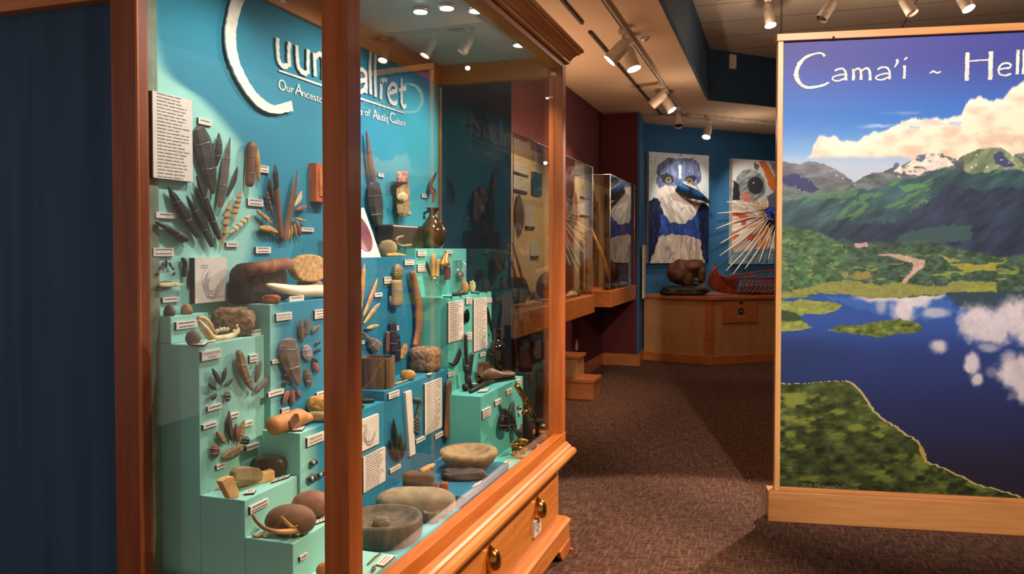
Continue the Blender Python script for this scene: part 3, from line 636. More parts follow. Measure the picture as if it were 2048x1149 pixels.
for pts,w,m,pf,l in (([(458,822),(459,855),(463,883)],12,M_sgrey,'leaf','tallest grey-brown point of the lower fan'),([(472,848),(473,883)],11,M_pink,'leaf','reddish short point in the middle of the lower fan'),([(488,840),(484,862),(478,884)],13,M_khaki,'leaf','khaki point, right of the lower fan'),([(492,873),(492,889)],15,M_slate,'round','dark rounded scraper at right of the lower fan'),([(434,864),(442,876),(450,888)],14,M_khaki,'round','khaki scraper slanting at upper left of the lower fan'),([(430,889),(430,916)],20,M_pink,'round','round rust-red scraper at the left of the lower fan'),([(489,891),(468,904),(445,917)],20,mat('tan_flint',(150,126,98),(112,90,70),rough=.7,scale=30,bump=.5),'round','broadest tan flake at the bottom of the lower fan')):
    B(XF1,pts,w,pf,m,'stone_scraper' if pf=='round' else 'stone_point',l,'stone tool',so=.009,th=.008)
# tools on tall blue block
B(XFM,[(578,676),(580,715),(598,772)],40,'slab',M_sgrey,'slate_slab','big brown ground slate slab on the tall blue block','slate tool',th=.012)
for pts,w,m,pf,l in (([(602,637),(604,686)],12,M_sgrey,'leaf','upright grey-brown blade above the big slab'),([(618,634),(613,670)],11,M_sgrey,'dagger','grey-brown blade leaning right above the big slab'),([(640,650),(624,666)],11,M_sgrey,'leaf','blade pointing to the near post, upper right of the slab'),([(613,735),(617,755),(620,775)],15,M_sgrey,'leaf','brown spear-shaped blade right below the big slab'),([(627,723),(632,735),(636,747)],12,M_pink,'leaf','small reddish-brown blade near the post'),([(612,690),(618,722)],20,mat('clear_grey_stone',(150,140,138),(120,112,112),rough=.4,scale=20),'round','pale grey rounded stone right of the big slab'),([(632,690),(640,683)],7,M_slateb,'leaf','tiny black flake by the pale stone, upper'),([(630,703),(642,700)],7,M_slateb,'leaf','tiny black flake by the pale stone, middle'),([(626,716),(634,726)],8,M_slateb,'leaf','tiny black flake by the pale stone, lower'),([(566,749),(577,754)],8,M_slate,'leaf','small dark flake under the slab, upper left'),([(566,768),(578,764)],8,M_slate,'leaf','small dark flake under the slab, lower left'),([(577,781),(572,795),(567,808)],11,M_pink,'round','left flake of the trio shaped like fingers'),([(585,780),(585,811)],11,M_pink,'round','middle flake of the trio shaped like fingers'),([(595,780),(599,798)],9,M_pink,'round','right flake of the trio shaped like fingers')):
    B(XFM,pts,w,pf,m,'stone_flake' if w<10 else 'slate_knife',l,'stone tool',so=.009,th=.007)
for (px,py,r,l) in ((628,926,9,'upper'),(625,958,11,'lower left'),(642,950,8,'lower right')):
    o=B(XFC,[(px-r*.8,py+r*.3),(px+r*.8,py-r*.5)],r*1.5,'round',M_slate,'pendant',l+' dark pendant with a shiny bead on the blue middle step','pendant',so=.008,th=.008)
    q=at(px,py,x=XFC+.016); MB().blob(q,(.004,.006,.006),rot=0,amp=0,n=10,m=6).build('bead',M_steel,o)
# deep blue block face
B(XFM,[(729,525),(725,570),(722,615)],8,'lance',M_bone,'carved_stick','longest tan carved stick beside the near post','stick')
B(XFM,[(755,557),(742,595),(727,632)],8,'lance',M_bone,'carved_stick','second tan carved stick of the fan beside the post','stick')
B(XFM,[(760,606),(746,622),(728,647)],8,'lance',M_bone,'carved_stick','third tan carved stick of the fan, slanting','stick')
B(XFM,[(758,650),(745,654),(732,658)],8,'leaf',M_bone,'carved_stick','shortest tan stick of the fan, almost level','stick')
B(XFM,[(723,665),(740,680),(758,698)],26,'fan',M_sgrey,'fan_paddle','grey fan-bladed paddle above the wooden box','paddle')
B(XFM,[(786,644),(787,675),(788,708)],15,'rod',M_slate,'wooden_comb','dark long slab behind the pale stick, above the wooden box','comb')
B(XFM,[(775.5,663),(775,706)],7,'rod',M_horn,'stick','short reddish upright stick above the wooden box','stick')
B(XFM,[(797,668),(797,690),(794,722)],13,'club',M_slateb,'wooden_spoon','dark spoon right of the dark slab','spoon')
B(XFM,[(812,688),(808,702),(802,718)],13,'round',M_bone,'brush','small tan striped brush left of the bent club','brush')
B(XFM,[(781,592),(784,612)],6,'round',M_ivory,'ivory_figure','tiny ivory figure left of the wooden doll','figure',so=.008)
# doll: head and body
o=B(XFM,[(793,560),(794,590),(793,614)],19,'rod',M_khaki,'wooden_doll','long carved wooden doll hanging on the deep blue block','doll',th=.02,so=.024)
B(XFM,[(795,529),(796,545),(796,560)],14,'round',mat('doll_head',(150,128,84),(122,100,64),rough=.6),'head','','',parent=o,so=.024,th=.02)
B(XFM,[(824,542),(830,572),(837,610),(838,650),(835,675),(831,694)],13,'rod',mat('club_wood',(164,112,66),(120,76,56),rough=.5,scale=9,stretch=(1,1,.4)),'wooden_club','long bent brown wooden club between deep blue and sea green blocks','club',th=.014,so=.02)
# sea green upper block face
B(XFM,[(867,508),(866,556)],7,'rod',M_bone,'bone_ruler','taller tan notched bone strip above the tumbler','bone strip')
B(XFM,[(877,519),(873,556)],6,'rod',M_bone,'bone_ruler','shorter tan notched bone strip above the tumbler','bone strip')
B(XFM,[(853,522),(860,553)],4,'lance',M_slate,'bone_pick','thin dark pick left of the tan bone strips','pick',pins=0)
o=B(XFM,[(893,504),(890,520),(889,534)],18,'club',M_cop,'copper_pitcher','copper and purple long-necked vessel hung right of bone strips','vessel',th=.02,so=.024)
B(XFM,[(894,532),(894,546),(894,560)],12,'rod',M_purp,'handle','','',parent=o,so=.024,th=.014)
B(XFM,[(922,541),(922,562)],12,'round',M_horn,'snuff_box','small rounded brown box at the far edge of the sea green block','box')
# R1 face
B(XFC,[(934,619),(934,646)],11,'round',M_blk,'black_lens','round shiny black lens between the two text panels','lens',so=.01,th=.008)
B(XFC,[(920,694),(918,712),(908,730),(896,726)],9,'leaf',M_slateb,'iron_hook','black curved iron hook on the sea green block','hook',so=.012)
B(XFC,[(931,668),(932,700),(934,734)],6,'rod',M_iron,'iron_rod','thin iron rod left of the thicker one, under the cards','iron rod',so=.02,pins=0)
B(XFC,[(944,706),(941,730),(938,754)],8,'rod',M_slateb,'iron_rod','thicker black iron rod below the taller text panel','iron rod',so=.02,pins=0)
B(XFC,[(975,614),(979,640),(985,668)],4,'lance',M_slateb,'black_whip','thin black whip-like strip at the far edge of the block','whip',so=.01,pins=0)
# deep blue step face
B(XFC,[(897,762),(896,820),(893,880)],11,'rod',M_horn,'wooden_stick','upright reddish-brown stick right of the tall text panel','stick',so=.014,th=.012)
for a,b,w,l in (((787,838),(793,900),8,'tallest black blade of the bunch'),((778,880),(789,915),8,'left black blade of the bunch'),((801,865),(797,915),9,'right black blade of the bunch'),((809,878),(803,920),7,'outer right black blade of the bunch'),((792,890),(795,926),9,'lowest black blade of the bunch')):
    B(XFC,[a,b],w,'leaf',M_slateb,'slate_knife',l+' on the deep blue step','blade',so=.01)
hb=MB()
for k in range(26):
    t=k/25; px=828+8*sin(t*5)+t*14; py=800+t*60-18*sin(t*pi); q=at(px,py,x=XFC+.008); hb.blob(q,(.006,.007,.008),rot=0,amp=.15,seed=k,n=8,m=5)
for k in range(14): q=at(832+5*sin(k*2.1),838+k*2.2,x=XFC+.008); hb.blob(q,(.007,.009,.009),rot=0,amp=.2,seed=k,n=8,m=5)
tag(hb.build('bead_necklace',mat('dark_beads',(92,82,68),(50,46,42),rough=.4,scale=60)),'tangled dark bead necklace between the white strip and text panel','necklace')
# R2 face
B(XFR,[(1010,818),(1008,842),(1009,866)],18,'club',M_blk,'black_boot','glossy black boot-shaped bottle on the low sea green block','bottle',th=.02,so=.024)
B(XFR,[(1027,800),(1024,835),(1034,873)],14,'leaf',mat('grey_feather',(84,104,96),(54,66,60),rough=.6,scale=20),'grey_quill','slim grey-green quill shape right of the black bottle','quill',so=.012)
# backdrop, right part
o=B(XM,[(748,362),(752,410),(759,460)],29,'slab',M_slate,'paddle','tall dark paddle with a narrow handle on the backdrop','paddle',th=.014,so=.02)
B(XM,[(733,262),(739,310),(748,372)],12,'club',M_horn,'paddle_handle','','',parent=o,so=.02,th=.01)
o=B(XM,[(806,345),(806,380),(807,432)],27,'dagger',mat('quiver_skin',(196,160,112),(130,92,66),rough=.8,scale=30),'beaded_quiver','beaded skin quiver with red patterned top on the backdrop','quiver',th=.022,so=.03)
# flip so the narrow end is down
for v in o.data.vertices: pass
B(XM,[(805,343),(805,366)],25,'rod',M_red,'beadwork','','',parent=o,so=.045,th=.012)
B(XM,[(806,385),(806,404)],22,'round',M_bone2,'beadwork','','',parent=o,so=.045,th=.012)
o=B(XM,[(874,343),(862,368),(856,398)],7,'leaf',M_slate,'feather_tassel','hanging feather tassel in the far corner above the jug','tassel')
B(XM,[(862,370),(870,385),(867,405)],5,'leaf',M_pink,'feather','','',parent=o)
# framed small icon box beside the near post
q0=at(632,326,x=XM+.03); q1=at(658,326,x=XM+.03); q2=at(632,403,x=XM+.03)
ib=tag(MB().box((XM+.0002,q0.y,q2.z),(XM+.03,q1.y,q0.z)).build('wooden_box',mat('orange_wood',(190,96,48),(160,72,34),rough=.5)),'small orange wooden box frame on the backdrop beside the near post','box')
MB().box((XM+.0305,q0.y+.02,q2.z+.02),(XM+.033,q1.y-.01,q0.z-.02)).build('painted_front',mat('icon_orange',(216,130,50),(150,70,40),rough=.5,scale=30),ib)

# ------------------------------------------------------------------ solid things standing on the blocks
def place(X,Z,pl,pr,pt,pym=None):
    """centre, half width and height of a thing that stands on height Z with its axis in the plane x=X"""
    pc=(pl+pr)/2; c=at(pc,pt if pym is None else pym,x=X); s=fdist(c)/FPX; top=at(pc,pt,x=X).z
    return Vector((c.x,c.y,Z)),(pr-pl)/2*s,top-Z
def rock(X,Z,pl,pr,pt,m,name,label,cat,dep=.8,amp=.1,pw=.85,seed=1,fr=2.2,lift=.5,parent=None,tilt=0):
    c,r,h=place(X,Z,pl,pr,pt); hz=h*(1-lift*.12)/2 if lift else h/2
    o=MB().blob(c+Vector((0,0,h*.47)),(r,r*dep,h*.53),seed=seed,amp=amp,fr=fr,pw=pw,flat=Z+.0006,tilt=tilt).build(name,m,parent)
    if parent is None: tag(o,label,cat)
    return o
def lathe(X,Z,pl,pr,pt,prof,m,name,label,cat,sy=1,parent=None):
    """prof: (radius fraction of half width, height fraction)"""
    c,r,h=place(X,Z,pl,pr,pt); o=MB().lathe(c+Vector((0,0,.0006)),[(a*r,b*h) for a,b in prof],44,1,sy).build(name,m,parent)
    if parent is None: tag(o,label,cat)
    return o
lathe(-1.638,1.313,327,350,609,[(.82,0),(1,.14),(.96,.40),(.72,.72),(.38,.94),(.02,1)],M_rockd,'cone_stone','dark cone-shaped stone, left of two on the small riser','stone')
lathe(-1.638,1.313,361,385,608,[(.82,0),(1,.14),(.96,.40),(.72,.72),(.38,.94),(.02,1)],mat('pinkish_stone',(176,128,94),(140,98,70),rough=.8,scale=30),'cone_stone','tan cone-shaped stone, right of two on the small riser','stone')
o=rock(-1.59,1.236,424,509,614,M_rock,'pumice_stone','large porous brown stone with grooves on the tall mint block','stone',.55,.16,.8,seed=9,fr=2.6)
rock(-1.535,1.236,371,401,661,mat('grey_pebble',(134,112,96),(110,90,78),rough=.85,scale=40),'pebble','round grey-brown pebble at the left of the bear jaw','stone',.8,.04,1)
# jaw bone
jw=MB(); J=[(397,641),(404,652),(414,665),(426,677),(445,677),(462,673),(474,664),(477,655)]
jw.tube(smooth_pts([at(*p,x=-1.545) for p in J],5),[float(np.interp(i/35,[0,.2,.45,.6,.9,1],[.004,.012,.011,.011,.008,.002])) for i in range(36)],9)
jw.tube(smooth_pts([at(*p,x=-1.555) for p in [(395,638),(406,637),(418,648),(424,662),(430,674)]],5),[.003]+[.008]*19+[.004],8)
jaw=tag(jw.build('jaw_bone',M_bone2),'pale bear jaw bone with teeth curving before the porous stone','bone')
tm=MB()
for px,py,r in ((434,663,.006),(441,660,.006),(448,659,.006),(455,659,.005),(468,662,.004),(474,652,.004)): tm.blob(at(px,py,x=-1.542),(r,r,r*1.2),amp=.1,n=10,m=6)
tm.build('tooth',mat('tooth_enamel',(246,238,212),rough=.3),jaw)
q=[at(401,681,x=-1.53),at(430,677,x=-1.53)]; tag(MB().tube([Vector((-1.53,q[0].y,1.2405)),Vector((-1.53,q[1].y,1.2405))],[.003,.004]).build('bone_splinter',M_bone2),'small pale bone splinter lying beside the pebble','bone')
# skin bag on the tall blue block
bag=empty('skin_bag',at(535,604,x=-1.58)*1,'dark skin bag closed with a roll of red-brown bark','bag'); bag.location.z=1.331; OFF[bag.name]=Vector(bag.location)
c,r,h=place(-1.60,1.331,485,586,527); ya=at(487,560,x=-1.57).y; yb=at(584,560,x=-1.57).y; c=Vector((-1.607,(ya+yb)/2,1.331)); MB().blob(c+Vector((0,0,h*.42)),((yb-ya)/2,.04,h*.62),rot=pi/2,seed=3,amp=.06,pw=.6,flat=1.3316).build('body',M_fur,bag)
a=at(497,541,x=-1.57);b=at(576,527,x=-1.57); MB().tube([a,a.lerp(b,.3),a.lerp(b,.7),b],[.021,.023,.022,.020],14).build('bark_roll',M_bark,bag)
a=at(545,520,x=-1.55);b=at(548,548,x=-1.545); MB().tube(smooth_pts([at(543,517,x=-1.56),at(548,526,x=-1.542),at(547,546,x=-1.54)],4),.002,6).build('tie_cord',M_bone,bag)
# vertebra disc
vt=empty('vertebra',Vector((-1.59,at(618,560,x=-1.59).y,1.331)),'tan whale vertebra disc on its grey foot behind the tusk','bone')
P=[at(618+34*cos(t)*(1 if cos(t)<0 else 1.1),537+28*sin(t),x=-1.575) for t in [2*pi*i/24 for i in range(24)]]
MB().prism([p-Vector((.02,0,0)) for p in P],(.03,0,0)).build('disc',mat('porous_bone',(200,158,102),(162,120,74),rough=.85,scale=50,bump=.6),vt,.006)
c,r,h=place(-1.60,1.331,588,652,556); MB().blob(c+Vector((0,0,h*.4)),(r*.9,.03,h*.62),seed=5,amp=.15,flat=1.3316).build('foot',M_rocks,vt)
# tusk
T=[(534,570),(548,574),(575,580),(605,583),(640,583),(668,590),(690,604)]
TP=smooth_pts([at(*p,x=-1.53) for p in T],6); 
for p in TP: p.z=max(p.z,1.331+.024)
tag(MB().tube(TP,[float(np.interp(i/36,[0,.1,.3,.6,1],[.004,.009,.017,.022,.022])) for i in range(37)],16).build('tusk',M_ivory),'long pale ivory walrus tusk lying across the skin bag','tusk')
rock(-1.52,1.331,523,561,590,mat('red_lava',(172,104,66),(122,66,42),rough=.85,scale=40,bump=.6),'lava_stone','small red-brown lava stone at the front corner of tall blue block','stone',.5,.14,.8,seed=2)
# N step
c=at(543,845,x=-1.42); e=at(630,850,x=-1.42); z=.947
cy=tag(MB().tube([Vector((-1.42,c.y,z+.028)),Vector((-1.42,c.y+.01,z+.030)),Vector((-1.42,c.y+(e.y-c.y)*.6,z+.030)),Vector((-1.42,c.y+(e.y-c.y)*.85,z+.016)),Vector((-1.42,e.y,z+.007))],[.020,.028,.029,.015,.005],16).build('wooden_cylinder',mat('tan_wood_roll',(206,142,86),(176,112,62),rough=.6,scale=12)),'tan wooden cylinder tapering to a point on the blue middle step','wooden tool')
MB().obox(Vector((-1.393,c.y+.07,z+.034)),(.006,0,0),(0,.022,.008),(0,-.004,.012)).build('dark_patch',M_leather,cy)
rock(-1.46,.947,612,672,791,mat('granular_yellow',(212,160,92),(176,124,62),rough=.9,scale=60,bump=.6),'sandstone','rounded yellow granular stone beside the near post','stone',.6,.06,.85)
rock(-1.40,.947,606,668,824,M_khaki,'flat_stone','flat grey-khaki stone leaning by the yellow stone','stone',.3,.08,.8,seed=8)
# B2 step
rock(-1.462,.817,501,573,912,mat('polished_dark_stone',(78,70,60),(58,52,46),rough=.35,scale=14),'maul_stone','dark smooth round stone on the middle mint step','stone',.55,.04,.7)
P=[at(*p,x=-1.43) for p in [(470,966),(471,948),(477,939),(500,937),(520,940),(528,950),(535,965)]]; zz=min(p.z for p in P)
tag(MB().prism([Vector((p.x,p.y,p.z-zz+.8176)) for p in P],(-.022,0,0)).build('stone_slab',M_khaki,None,.004),'khaki half-moon stone slab before the dark round stone','stone')
T_=at(411,978,z=.822); T_.x=max(T_.x,-1.515); U1=at(500,985,z=.822); U2=at(508,966,z=.822); d_=(U2-T_); e_=Vector((T_.x,T_.y,.8175))
u_=Vector((-1.425,1.985,.8175)); d_=(u_-e_); n_=Vector((-d_.y,d_.x,0)).normalized(); m_=e_+d_*.45
tag(MB().add([e_,m_-n_*.016,u_-n_*.020,u_+n_*.020,m_+n_*.016,e_+Vector((0,0,.004)),m_-n_*.014+Vector((0,0,.02)),u_-n_*.016+Vector((0,0,.03)),u_+n_*.016+Vector((0,0,.03)),m_+n_*.014+Vector((0,0,.02))],[(4,3,2,1,0),(5,6,7,8,9),(0,1,6,5),(1,2,7,6),(2,3,8,7),(3,4,9,8),(4,0,5,9)]).build('stone_wedge',M_yel,None,.003),'long yellow sandstone wedge lying under the crossed one','stone wedge')
P=[at(*p,x=-1.395) for p in [(442,964),(454,955),(468,953),(480,990),(478,997),(460,999)]]
tag(MB().prism([p+Vector((.0,0,.0)) for p in P],(-.018,0,0)).build('stone_wedge',M_yel,None,.003),'yellow sandstone block propped across the long wedge','stone wedge')
# B3 step
rock(-1.30,.716,583,662,983,mat('red_brown_stone',(150,104,82),(128,84,64),rough=.8,scale=20),'round_stone','round red-brown stone behind the large oval one','stone',.8,.04,.95)
rock(-1.27,.716,531,632,1010,M_rocks,'oval_stone','large smooth oval brown stone on the lowest mint step','stone',.6,.03,.95,seed=6)
ant=MB(); AP=smooth_pts([at(*p,x=-1.235) for p in [(504,1029),(513,1044),(530,1058),(552,1064),(572,1064),(590,1062)]],6)
ant.tube(AP,[float(np.interp(i/30,[0,.5,1],[.003,.006,.008])) for i in range(31)],10)
an=tag(ant.build('antler_hook',mat('antler',(216,156,96),(190,128,72),rough=.5)),'curved tan antler tool with cord before the oval stone','antler tool')
MB().tube([at(562,1033,x=-1.238),at(572,1045,x=-1.236),at(590,1061,x=-1.236)],[.002,.005,.006],8).build('prong',MAT['antler'],an)
MB().tube(smooth_pts([at(*p,x=-1.23) for p in [(587,1055),(598,1052),(604,1058),(600,1068),(592,1070)]],5),.0015,6).tube([at(580,1060,x=-1.23),at(580,1076,x=-1.23)],.001,5).tube([at(596,1062,x=-1.23),at(597,1078,x=-1.23)],.001,5).build('cord',M_bone2,an)
wb=MB()
for px,py,r in ((514,1071,.011),(524,1069,.010),(532,1072,.007)): q=at(px,py,z=.722); wb.blob(Vector((q.x,q.y,.7225)),(r*1.2,r*.8,.006),seed=px,amp=.3,flat=.7165,n=14,m=8)
tag(wb.build('bone_fragment',M_bone2),'small cluster of white bone bits left of the antler tool','bone')
rock(-1.17,.604,632,668,1126,mat('orange_stone',(196,120,64),(170,96,50),rough=.7),'round_stone','orange-brown round stone at the bottom beside the near post','stone',.8,.04,.95)
a=at(735,1130,z=.608);b=at(763,1106,z=.608); tag(MB().tube([a,a.lerp(b,.5)+Vector((0,0,.003)),b],[.0025,.003,.0015],6).build('bark_strip',M_horn),'thin dark twig on the low mint block','twig')
q=at(747,1140,z=.609); tag(MB().blob(q+Vector((0,0,.003)),(.006,.016,.006),seed=3,amp=.3,flat=.6045,n=14,m=8).build('shell_piece',M_sgrey),'tiny grey shell piece near the twig on the low mint block','shell')
# floor of the case
bs=empty('stone_basin',Vector((-1.235,at(775,1050,x=-1.235).y,.571)),'big round grooved stone basin on the case floor beside the near post','stone basin')
c=at(768,1034,z=.641); c.z=.571; r=77*fdist(c)/FPX; hh=.072
MB().lathe(c+Vector((0,0,.0006)),[(r*.90,0),(r*.97,.01),(r*1.0,hh*.5),(r*1.0,hh*.9),(r*.98,hh),(r*.86,hh),(r*.80,hh*.8),(r*.5,hh*.66),(0.001,hh*.64)],60,1,1).build('basin',M_basin,bs)
MB().blob(c+Vector((.0,-.02,hh*.66+.008)),(.028,.024,.024),seed=4,amp=.1).build('knob',M_stoneb,bs)
rock(-1.20,.571,752,912,977,M_rockg,'whetstone_slab','large pale oval stone slab behind the grooved basin','stone slab',.45,.03,.75,seed=11)
c,r,h=place(-1.12,.571,845,880,1034)
tag(MB().lathe(c+Vector((0,0,.0006)),[(r*.8,0),(r,.012),(r,.032),(r*.92,.038),(r*.7,.034),(.001,.030)],30,1,.8).build('stone_lamp',M_stoneb),'small round shallow stone bowl right of the grooved basin','stone bowl')
# plinth D
c=at(941,903,z=.694); c.z=.615; c.x-=.016; c.y+=.02; s=fdist(c)/FPX; r=.119
tag(MB().lathe(c+Vector((0,0,.0006)),[(r*.5,0),(r*.62,.004),(r*.86,.035),(r*.97,.055),(r*1.0,.068),(r*.96,.078),(r*.68,.076),(r*.62,.062),(r*.4,.056),(.001,.055)],60,1,1).build('stone_bowl',mat('bowl_stone',(176,146,108),(146,118,86),rough=.9,scale=40,bump=.25)),'large shallow tan stone bowl on the flat blue plinth','stone bowl')
rock(-1.15,.615,882,972,938,M_rockd,'broken_stone','ragged dark broken stone in front of the shallow bowl','stone',.45,.28,.75,seed=5,fr=1.6)
lp=rock(-1.27,.615,805,870,943,mat('lamp_stone',(112,88,68),(84,66,52),rough=.8,scale=30),'stone_lamp','low oval dark stone lamp left of the shallow bowl','stone lamp',.5,.06,.6,seed=2)
a=at(842,944,x=-1.26);b=at(867,931,x=-1.26); tag(MB().tube([a,a.lerp(b,.6),b],[.012,.013,.008],10).build('wooden_scoop',M_bone),'tan wooden scoop leaning on the oval stone lamp','scoop')
rock(-1.16,.615,861,881,966,M_pink,'red_ochre','left red ochre lump behind the pale slab','ochre',.7,.2,.7,seed=3)
rock(-1.13,.615,880,897,965,mat('ochre_block',(172,98,68),(150,80,56),rough=.9),'red_ochre','square right red ochre lump near the ragged dark stone','ochre',.7,.05,.4,seed=4)
rock(-1.33,.615,883,897,925,M_rockd,'round_stone','small round dark stone half behind the shallow bowl','stone',.9,.05,1)
# C2 top stones
rock(-1.43,.947,700,750,795,M_slateb,'dark_stone','smooth black stone beside the near post on the blue step','stone',.5,.06,.8,seed=3)
rock(-1.39,.947,700,729,806,M_rockd,'dark_stone','small grey stone beside the near post in front of the black one','stone',.6,.06,.8,seed=6)
# wooden square box
bx=empty('wooden_bowl_box',Vector((-1.43,at(757,745,x=-1.43).y,.982)),'old square brown wooden box with open top','box')
s=fdist(at(757,745,x=-1.43))/FPX; hw=31*s; c=Vector((-1.435,at(757,745,x=-1.435).y,.982)); H_=.115
sq=lambda k,z,n=24:[c+VR*(k*hw*(abs(cos(t))**.35)*(1 if cos(t)>0 else -1))*1.0+VF*(k*.055*(abs(sin(t))**.35)*(1 if sin(t)>0 else -1))+Vector((0,0,z)) for t in [2*pi*(i+.5)/n for i in range(n)]]
rings=[sq(.98,.0006),sq(1.0,H_*.5),sq(1.0,H_),sq(.88,H_),sq(.84,.02)]; V=[p for rr in rings for p in rr]; n=24
MB().add(V,[(i*n+j,i*n+(j+1)%n,(i+1)*n+(j+1)%n,(i+1)*n+j) for i in range(4) for j in range(n)]+[tuple(range(n))[::-1],tuple(4*n+j for j in range(n))]).build('body',M_brwood,bx)
MB().obox(c+VR*hw*.62-VF*.0555+Vector((0,0,H_*.5)),VR*.001,VF*.001,(0,0,H_*.48)).build('side_crack',M_black,bx)
lathe(-1.43,.982,818,884,694,[(.45,0),(.86,.06),(.95,.3),(.92,.52),(1.0,.68),(.98,.84),(.8,.96),(.5,1.0),(.02,1.0)],M_rock,'mortar_stone','fat round porous mortar stone like a loaf on the deep blue step','mortar stone',.8)
rock(-1.40,.982,800,831,740,M_bone,'shell','rounded tan shell between wooden box and mortar stone','shell',.6,.06,.9)
a=at(790,764,x=-1.39);b=at(816,762,x=-1.39); tag(MB().tube([Vector((-1.39,a.y,.987)),Vector((-1.39,b.y,.987))],[.005,.003],8).build('bone_stick',M_bone),'short tan stick lying before the shell','stick')
# top of tall deep blue / sea green blocks
P=[at(716,416,x=-1.575),at(728,416,x=-1.575)]; yb=at(762,514,x=-1.512).y; 
y1=yb; y0=y1-.17; zt=at(728,416,x=-1.57).z; yt=at(728,416,x=-1.57).y
pp=tag(MB().prism([Vector((-1.512,y0,1.4725)),Vector((-1.512,y1,1.4725)),Vector((-1.575,yt+.01,zt)),Vector((-1.575,yt-.15,zt))],(-.004,0,-.001)).build('leaning_photograph',M_card),'leaning white photo panel with purple mask picture beside the near post','photo panel')
def pq(u,v,d=.0008):
    a=Vector((-1.512,y0,1.4725)).lerp(Vector((-1.512,y1,1.4725)),u); b=Vector((-1.575,yt-.15,zt)).lerp(Vector((-1.575,yt+.01,zt)),u); return a.lerp(b,v)+Vector((d,0,.0005))
MB().prism([pq(.45+.42*cos(t),.47+.36*sin(t)*(1.05 if sin(t)>0 else 1)) for t in [2*pi*i/28 for i in range(28)]],(.0006,0,0)).build('printed_picture',mat('purple_mask',(150,84,98),(110,60,76),rough=.5,scale=14),pp)
rock(-1.56,1.472,757,794,480,M_khaki,'carved_stone','round khaki carved stone right of the leaning photo panel','stone',.6,.06,.9)
tag(MB().tube([Vector((-1.52,at(774,508,x=-1.52).y,1.480)),Vector((-1.52,at(795,510,x=-1.52).y,1.481)),Vector((-1.52,at(813,514,x=-1.52).y,1.478))],[.007,.009,.003],8).build('ivory_carving',M_bone),'slim tan carving lying at the edge before the khaki stone','carving')
tag(MB().tube(smooth_pts([at(*p,x=-1.54) for p in [(806,473),(795,476),(793,485),(803,492),(822,490)]],5),[.005]*21,8).build('antler_fork',M_khaki),'curved antler fork in front of the dark wooden trunk','antler')
c,r,h=place(-1.58,1.508,783,866,452)
lg=tag(MB().box((-1.655,at(786,480,x=-1.57).y,1.5086),(-1.57,at(862,480,x=-1.57).y,1.508+h)).build('varnished_box',mat('trunk_wood',(72,54,38),(44,34,26),rough=.35,scale=9,stretch=(1,1,4)),None,.008),'dark varnished wooden trunk beside the brown glazed jug','trunk')
jg=empty('glazed_jug',Vector((-1.56,at(867,480,x=-1.56).y,1.508)),'shiny brown glazed jug with flared neck and side handle','jug')
c,r,h=place(-1.545,1.508,838,893,416); MB().lathe(c+Vector((0,.0,.0006)),[(.55*r,0),(.8*r,.1*h),(1*r,.33*h),(.95*r,.48*h),(.6*r,.66*h),(.27*r,.8*h),(.26*r,.88*h),(.48*r,.98*h),(.5*r,h),(.4*r,h),(.2*r,.9*h)],40).build('body',M_glaze,jg)
MB().tube(smooth_pts([c-VR*.3*r+Vector((0,0,.92*h)),c-VR*.62*r+Vector((0,0,.86*h)),c-VR*.62*r+Vector((0,0,.72*h))],5),.006,8).build('handle',M_glaze,jg)
# on the sea green block with text panels
c,r,h=place(-1.43,1.292,845,889,553)
tag(MB().lathe(c+Vector((0,0,.0006)),[(.68*r,0),(.74*r,.06*h),(1*r,h),(.96*r,h),(.66*r,.08*h),(.001,.06*h)],40).build('glass_tumbler',M_glassc),'wide clear glass tumbler on the sea green block','tumbler')
MB_=MB().tube([Vector((-1.385,at(906,583,x=-1.385).y,1.301)),Vector((-1.385,at(922,582,x=-1.385).y,1.305)),Vector((-1.385,at(936,582,x=-1.385).y,1.299))],[.007,.013,.005],10)
tag(MB_.build('stone_pipe',M_slate),'dark pipe-like stone lying right of the tumbler','pipe')
rock(-1.41,1.292,921,937,562,M_bone,'shell','small round tan shell on the sea green block behind the pipe','shell',.9,.05,1)
rock(-1.44,1.292,938,951,562,M_bone2,'bone_lump','small pale bone knob right of the tan shell','bone',.9,.2,.9)
for a,b,l in ((887,904,'left small coin-like plate at the front edge by the tumbler'),(907,923,'second small dark plate at the front edge'),(943,958,'third small dark plate near the far edge'),(960,974,'last small dark plate at the far edge')):
    q=Vector((-1.38,at((a+b)/2,590,x=-1.38).y,1.293)); tag(MB().lathe(q,[(.022,0),(.022,.004),(.018,.005)],20,1,.6).build('small_plate',M_slate),l,'plate')
mg=empty('glass_mug',Vector((-1.46,at(917,545,x=-1.46).y,1.292)),'small pale mug with loop handle at the back of the sea green block','mug')
c,r,h=place(-1.46,1.292,905,925,521); MB().lathe(c,[(.8*r,.0006),(.9*r,.1*h),(1*r,h),(.9*r,h),(.7*r,.1*h)],24).build('body',M_glassc,mg)
MB().tube(smooth_pts([c+VR*r*.9+Vector((0,0,.95*h)),c+VR*r*1.6+Vector((0,0,.85*h)),c+VR*r*1.5+Vector((0,0,.5*h)),c+VR*r*.8+Vector((0,0,.45*h))],4),.0035,6).build('handle',M_steel,mg)
